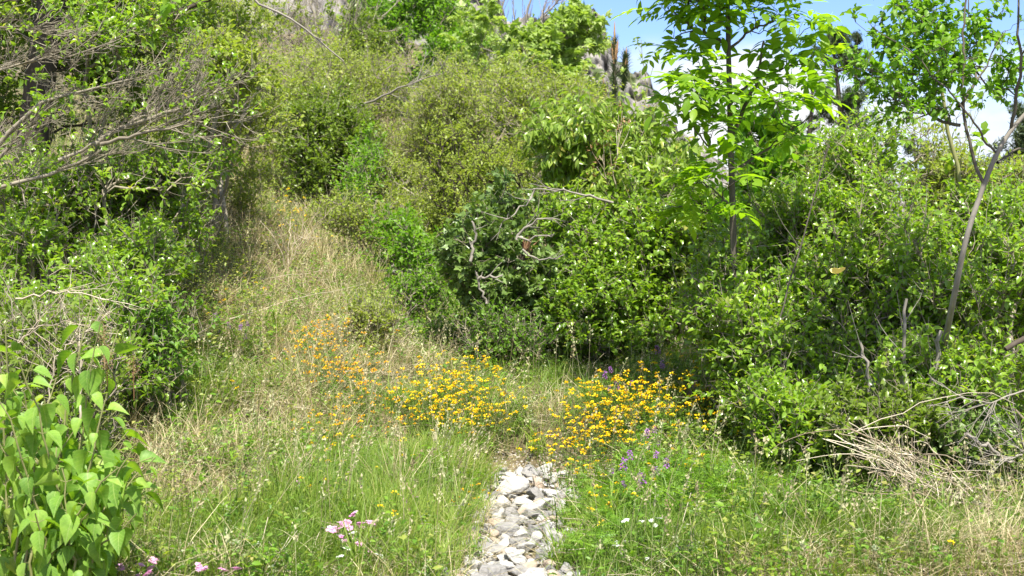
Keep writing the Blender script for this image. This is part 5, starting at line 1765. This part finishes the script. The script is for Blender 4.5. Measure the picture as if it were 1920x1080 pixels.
protos = {
    'yellow': [plant_proto('yellow_wildflower', 'flower', yel, .26, .17, n_, 'herb', 60 + i) for i, n_ in enumerate((7, 6, 8, 5))],
    'orange': [plant_proto('orange_wildflower', 'flower', ora, .24, .17, n_, 'herb', 70 + i) for i, n_ in enumerate((7, 6, 5))],
    'single': [plant_proto('small_yellow_flower', 'flower', yel, .2, .05, n_, 'herb', 80 + i, nl=20) for i, n_ in enumerate((1, 2, 3))],
    'purple': [plant_proto('purple_vetch', 'flower', pur, .26, .06, n_, 'lime', 90 + i, T_VETCH[0], .05, 14) for i, n_ in enumerate((2, 3, 1))],
    'pink': [plant_proto('pink_wildflower', 'flower', pnk, .17, .06, n_, 'herb', 95 + i, T_OVAL, .016, 40) for i, n_ in enumerate((3, 2, 1))],
    'white': [plant_proto('small_white_flower', 'flower', wht, .12, .03, n_, 'herb', 99 + i, nl=10) for i, n_ in enumerate((1, 2))],
}
used = set()


def plant(kind, p, label, group, sc=1.0):
    i = int(R.integers(0, len(protos[kind])))
    pr = protos[kind][i]
    nw = {1: 'one', 2: 'two', 3: 'three', 5: 'five', 6: 'six', 7: 'seven', 8: 'eight'}[sum(1 for c in pr.children if c.name.startswith('flower_head'))]
    if group not in ('purple vetch', 'lone yellow flowers', 'pink flowers in the left foreground'):
        label = label.replace(' flowers ', ' flowers with ' + nw + (' head ' if nw == 'one' else ' heads '), 1)
    loc = (p[0], p[1], float(ground(p[0], p[1])))
    rot = (R.normal(0, .08), R.normal(0, .08), R.uniform(0, 6.28))
    s = sc * R.uniform(.85, 1.2)
    if (kind, i) not in used:
        used.add((kind, i))
        pr.location, pr.rotation_euler, pr.scale = loc, rot, (s, s, s)
        pr['label'] = label
        pr['group'] = group
        return pr
    return copy_thing(pr, loc, rot, s, label, group)


def head_at(px, py, h):
    """ground spot of a plant whose flowers at height h show at (px,py)"""
    d = ray(px, py)
    t = 4.0
    while t < 60:
        p = np.array([0, 0, CAM_H]) + d * t
        if p[2] <= ground(p[0], p[1]) + h:
            return p[:2]
        t += .02
    return p[:2]


def patch(kind, px, py, rx, ry, n, label, group, h=.22, sc=1.0, tilt=0.0):
    for _ in range(n):
        a, q = R.uniform(0, 6.28), math.sqrt(R.random())
        dx, dy = math.cos(a) * q * rx, math.sin(a) * q * ry
        v1 = 'upper' if dy < -.33 * ry else ('lower' if dy > .33 * ry else 'middle')
        v2 = 'left' if dx < -.33 * rx else ('right' if dx > .33 * rx else 'centre')
        lab = f'{label}, {v1} {v2}'
        plant(kind, head_at(px + dx, py + dy + dx * tilt, h * sc), lab, group, sc)


patch('orange', 640, 665, 80, 58, 40, 'orange yellow flowers in deeper patch left of trail', 'orange yellow flower patch', tilt=.5)
patch('orange', 690, 770, 110, 60, 13, 'scattered orange yellow flowers below the deeper patch', 'scattered orange yellow flowers', sc=.85)
patch('yellow', 862, 735, 88, 72, 52, 'bright yellow flowers in patch left of trail', 'bright yellow patch left of the trail', tilt=.1)
patch('yellow', 1155, 755, 118, 70, 48, 'bright yellow flowers in patch right of trail', 'bright yellow patch right of the trail', tilt=-.35)
patch('yellow', 1275, 745, 85, 55, 18, 'bright yellow flowers at the right thicket edge', 'bright yellow patch by the thicket', tilt=.1)
patch('yellow', 1070, 830, 50, 35, 7, 'yellow flowers over the far end of stones', 'yellow flowers over the stones', sc=.9)
patch('single', 1110, 880, 80, 60, 11, 'few yellow flowers in feathery leaves beyond stones', 'few yellow flowers right of the stones')
patch('single', 1240, 830, 90, 50, 10, 'scattered yellow flowers among purple vetch', 'scattered yellow flowers among vetch')
patch('single', 690, 850, 130, 80, 13, 'single yellow flowers in grass left of stones', 'single yellow flowers in the grass')
patch('orange', 893, 928, 6, 12, 2, 'orange yellow flowers beside the white slab', 'flowers beside the white slab', sc=.7)
patch('yellow', 545, 400, 30, 28, 4, 'far yellow flowers high on the dry slope', 'far yellow flowers on the slope', sc=1.2)
patch('single', 570, 430, 60, 60, 9, 'sparse far yellow flowers around the high patch', 'sparse far yellow flowers')
patch('single', 440, 540, 60, 60, 6, 'lone yellow flowers near the left shrubs', 'lone yellow flowers by the left shrubs', sc=1.2)
patch('orange', 700, 605, 60, 15, 3, 'orange yellow flowers behind the deeper coloured patch', 'flowers behind the deeper patch')
for px, py, lab in ((435, 708, 'yellow flower among the grey green leaves on the left'), (1780, 996, 'yellow flower on the dry twig heap'), (1358, 700, 'orange yellow flower at the thicket edge'), (281, 565, 'yellow flower under the left shrubs'), (462, 527, 'large yellow flower under the left shrub branches')):
    plant('single', head_at(px, py, .18), lab, 'lone yellow flowers', .9)

PV = [(408, 600, 'purple vetch left of the dry slope'), (452, 605, 'purple vetch just right of the leftmost vetch'), (1130, 705, 'purple vetch at the left edge of the right flower patch'), (1145, 700, 'purple vetch above the left of the right flower patch'),
      (1198, 695, 'purple vetch above the middle of the right flower patch'), (1236, 672, 'tallest purple vetch behind the right flower patch'), (1245, 668, 'purple vetch beside the tallest one'), (1165, 710, 'purple vetch just over the yellow heads'),
      (1302, 712, 'purple vetch close to the thicket edge'), (1216, 805, 'purple vetch in the middle of the right flower patch'), (1228, 802, 'purple vetch beside the one in the middle of the right patch'), (1228, 858, 'purple vetch below the right flower patch'),
      (1140, 864, 'purple vetch right of the far stones'), (1170, 880, 'lowest purple vetch right of the stones'), (1185, 878, 'purple vetch beside the lowest one'), (1552, 648, 'purple vetch in the glossy thicket'), (420, 592, 'purple vetch behind the leftmost vetch')]
for px, py, lab in PV:
    plant('purple', head_at(px, py - 2, .235), lab, 'purple vetch', .9)
PK = [(290, 1033, 'bright pink flowers beside the lilac foot'), (268, 1052, 'pink flowers just left of the bright pink ones by the lilac'), (290, 1072, 'lowest pink flowers by the lilac'), (375, 1055, 'pink flowers right of the pale dead leaf'), (400, 1062, 'pink flowers between the dead leaf and the grass'),
      (435, 1062, 'rightmost pink flowers of the row by the dead leaf'), (225, 1048, 'pink flowers half under the lilac leaves'), (255, 880, 'pink flowers hidden in the lilac edge'), (435, 905, 'small pink flowers in the dry grass')]
for px, py, lab in PK:
    plant('pink', head_at(px, py - 6, .14), lab, 'pink flowers in the left foreground', .65)
patch('pink', 660, 1005, 50, 30, 8, 'pale pink flowers in the near tall grass', 'pale pink flowers in tall grass', h=.12, sc=.7)
patch('pink', 740, 945, 70, 35, 6, 'pale pink flowers in grass left of the stones', 'pale pink flowers left of the stones', h=.12, sc=.6)
patch('pink', 580, 900, 40, 25, 4, 'pale pink flowers in the mixed grass', 'pale pink flowers in mixed grass', h=.12, sc=.6)
patch('white', 1150, 1000, 100, 60, 7, 'tiny white flowers in the feathery leaves', 'tiny white flowers right of the stones', h=.12)
patch('white', 600, 1010, 150, 50, 8, 'tiny white flowers in the left grass', 'tiny white flowers left of the stones', h=.12)


# ================================================================== SMALL THINGS
def butterfly():
    p = W(1568, 514, 6.0)
    root = thing('butterfly', p, 'yellow butterfly flying in front of the right thicket', 'butterfly')
    mb = MB()
    tubes(mb, np.array([[(-.010, 0, 0), (0, 0, .001), (.012, 0, .002)]]) + np.array(p), np.array([[.0008, .002, .001]]), 6)
    part('body', mb, MAT['bark'], root)
    wing = [(0, 0), (.012, .004), (.024, .016), (.026, .024), (.016, .026), (.004, .020), (-.010, .024), (-.018, .018), (-.014, .006)]
    for s, lift in ((1, .75), (-1, 1.0)):
        m = MB()
        Vt = []
        for a, b_ in wing:
            Vt.append(np.array(p) + np.array([a * 1.5, 1.5 * s * b_ * math.cos(lift), 1.5 * b_ * math.sin(lift) + .001]))
        Vt2 = [q + np.array([0, 0, .0006]) for q in Vt]
        k = len(wing)
        top = [(0, i, i + 1) for i in range(1, k - 1)]
        bot = [(k, k + i + 1, k + i) for i in range(1, k - 1)]
        m.add(np.array(Vt2 + Vt), [np.array(top + bot)])
        part('wing', m, bf, root)


bf = leaf_mat('butterfly_wing', [(0.85, 0.72, 0.16), (0.92, 0.84, 0.40)], None, .3, .6, .2, (1, 1, 1))
butterfly()


def curled_leaf(px, py, label, mat, size):
    p = on_ground(*gp(px, py), .05)
    root = thing('dead_leaf', p, label, 'leaf')
    m = MB()
    n = 7
    U_, V_ = np.meshgrid(np.linspace(-1, 1, n), np.linspace(-1, 1, n))
    w = np.sqrt(np.clip(1 - V_ ** 2, .02, 1))
    X = U_ * w * .6
    Z = .5 * X ** 2 + .12 * np.sin(4 * V_ + 3 * U_) + .25 * V_ ** 2
    Pn = np.stack([X * size, Z * size, V_ * size], -1).reshape(-1, 3)
    Pn = np.concatenate([Pn, Pn + np.array([0, -.001, 0])])
    i = (np.arange(n - 1)[:, None] * n + np.arange(n - 1)[None]).ravel()
    f = np.stack([i, i + 1, i + n + 1, i + n], -1)
    m.add(Pn + np.array(p), [f, f[:, ::-1] + n * n])
    part('blade', m, mat, root)


palel = leaf_mat('pale_dead_leaf', [(0.55, 0.46, 0.38), (0.68, 0.60, 0.52)], None, .2, .7, .2, (1, 1, 1))
curled_leaf(358, 1062, 'pale curled dead leaf in the grass near the pink flowers', palel, .045)
curled_leaf(456, 970, 'small whitish dead leaf in the left grass', palel, .02)
curled_leaf(1805, 800, 'orange dead leaf caught in the right thicket', MAT['orange'], .03) if False else None
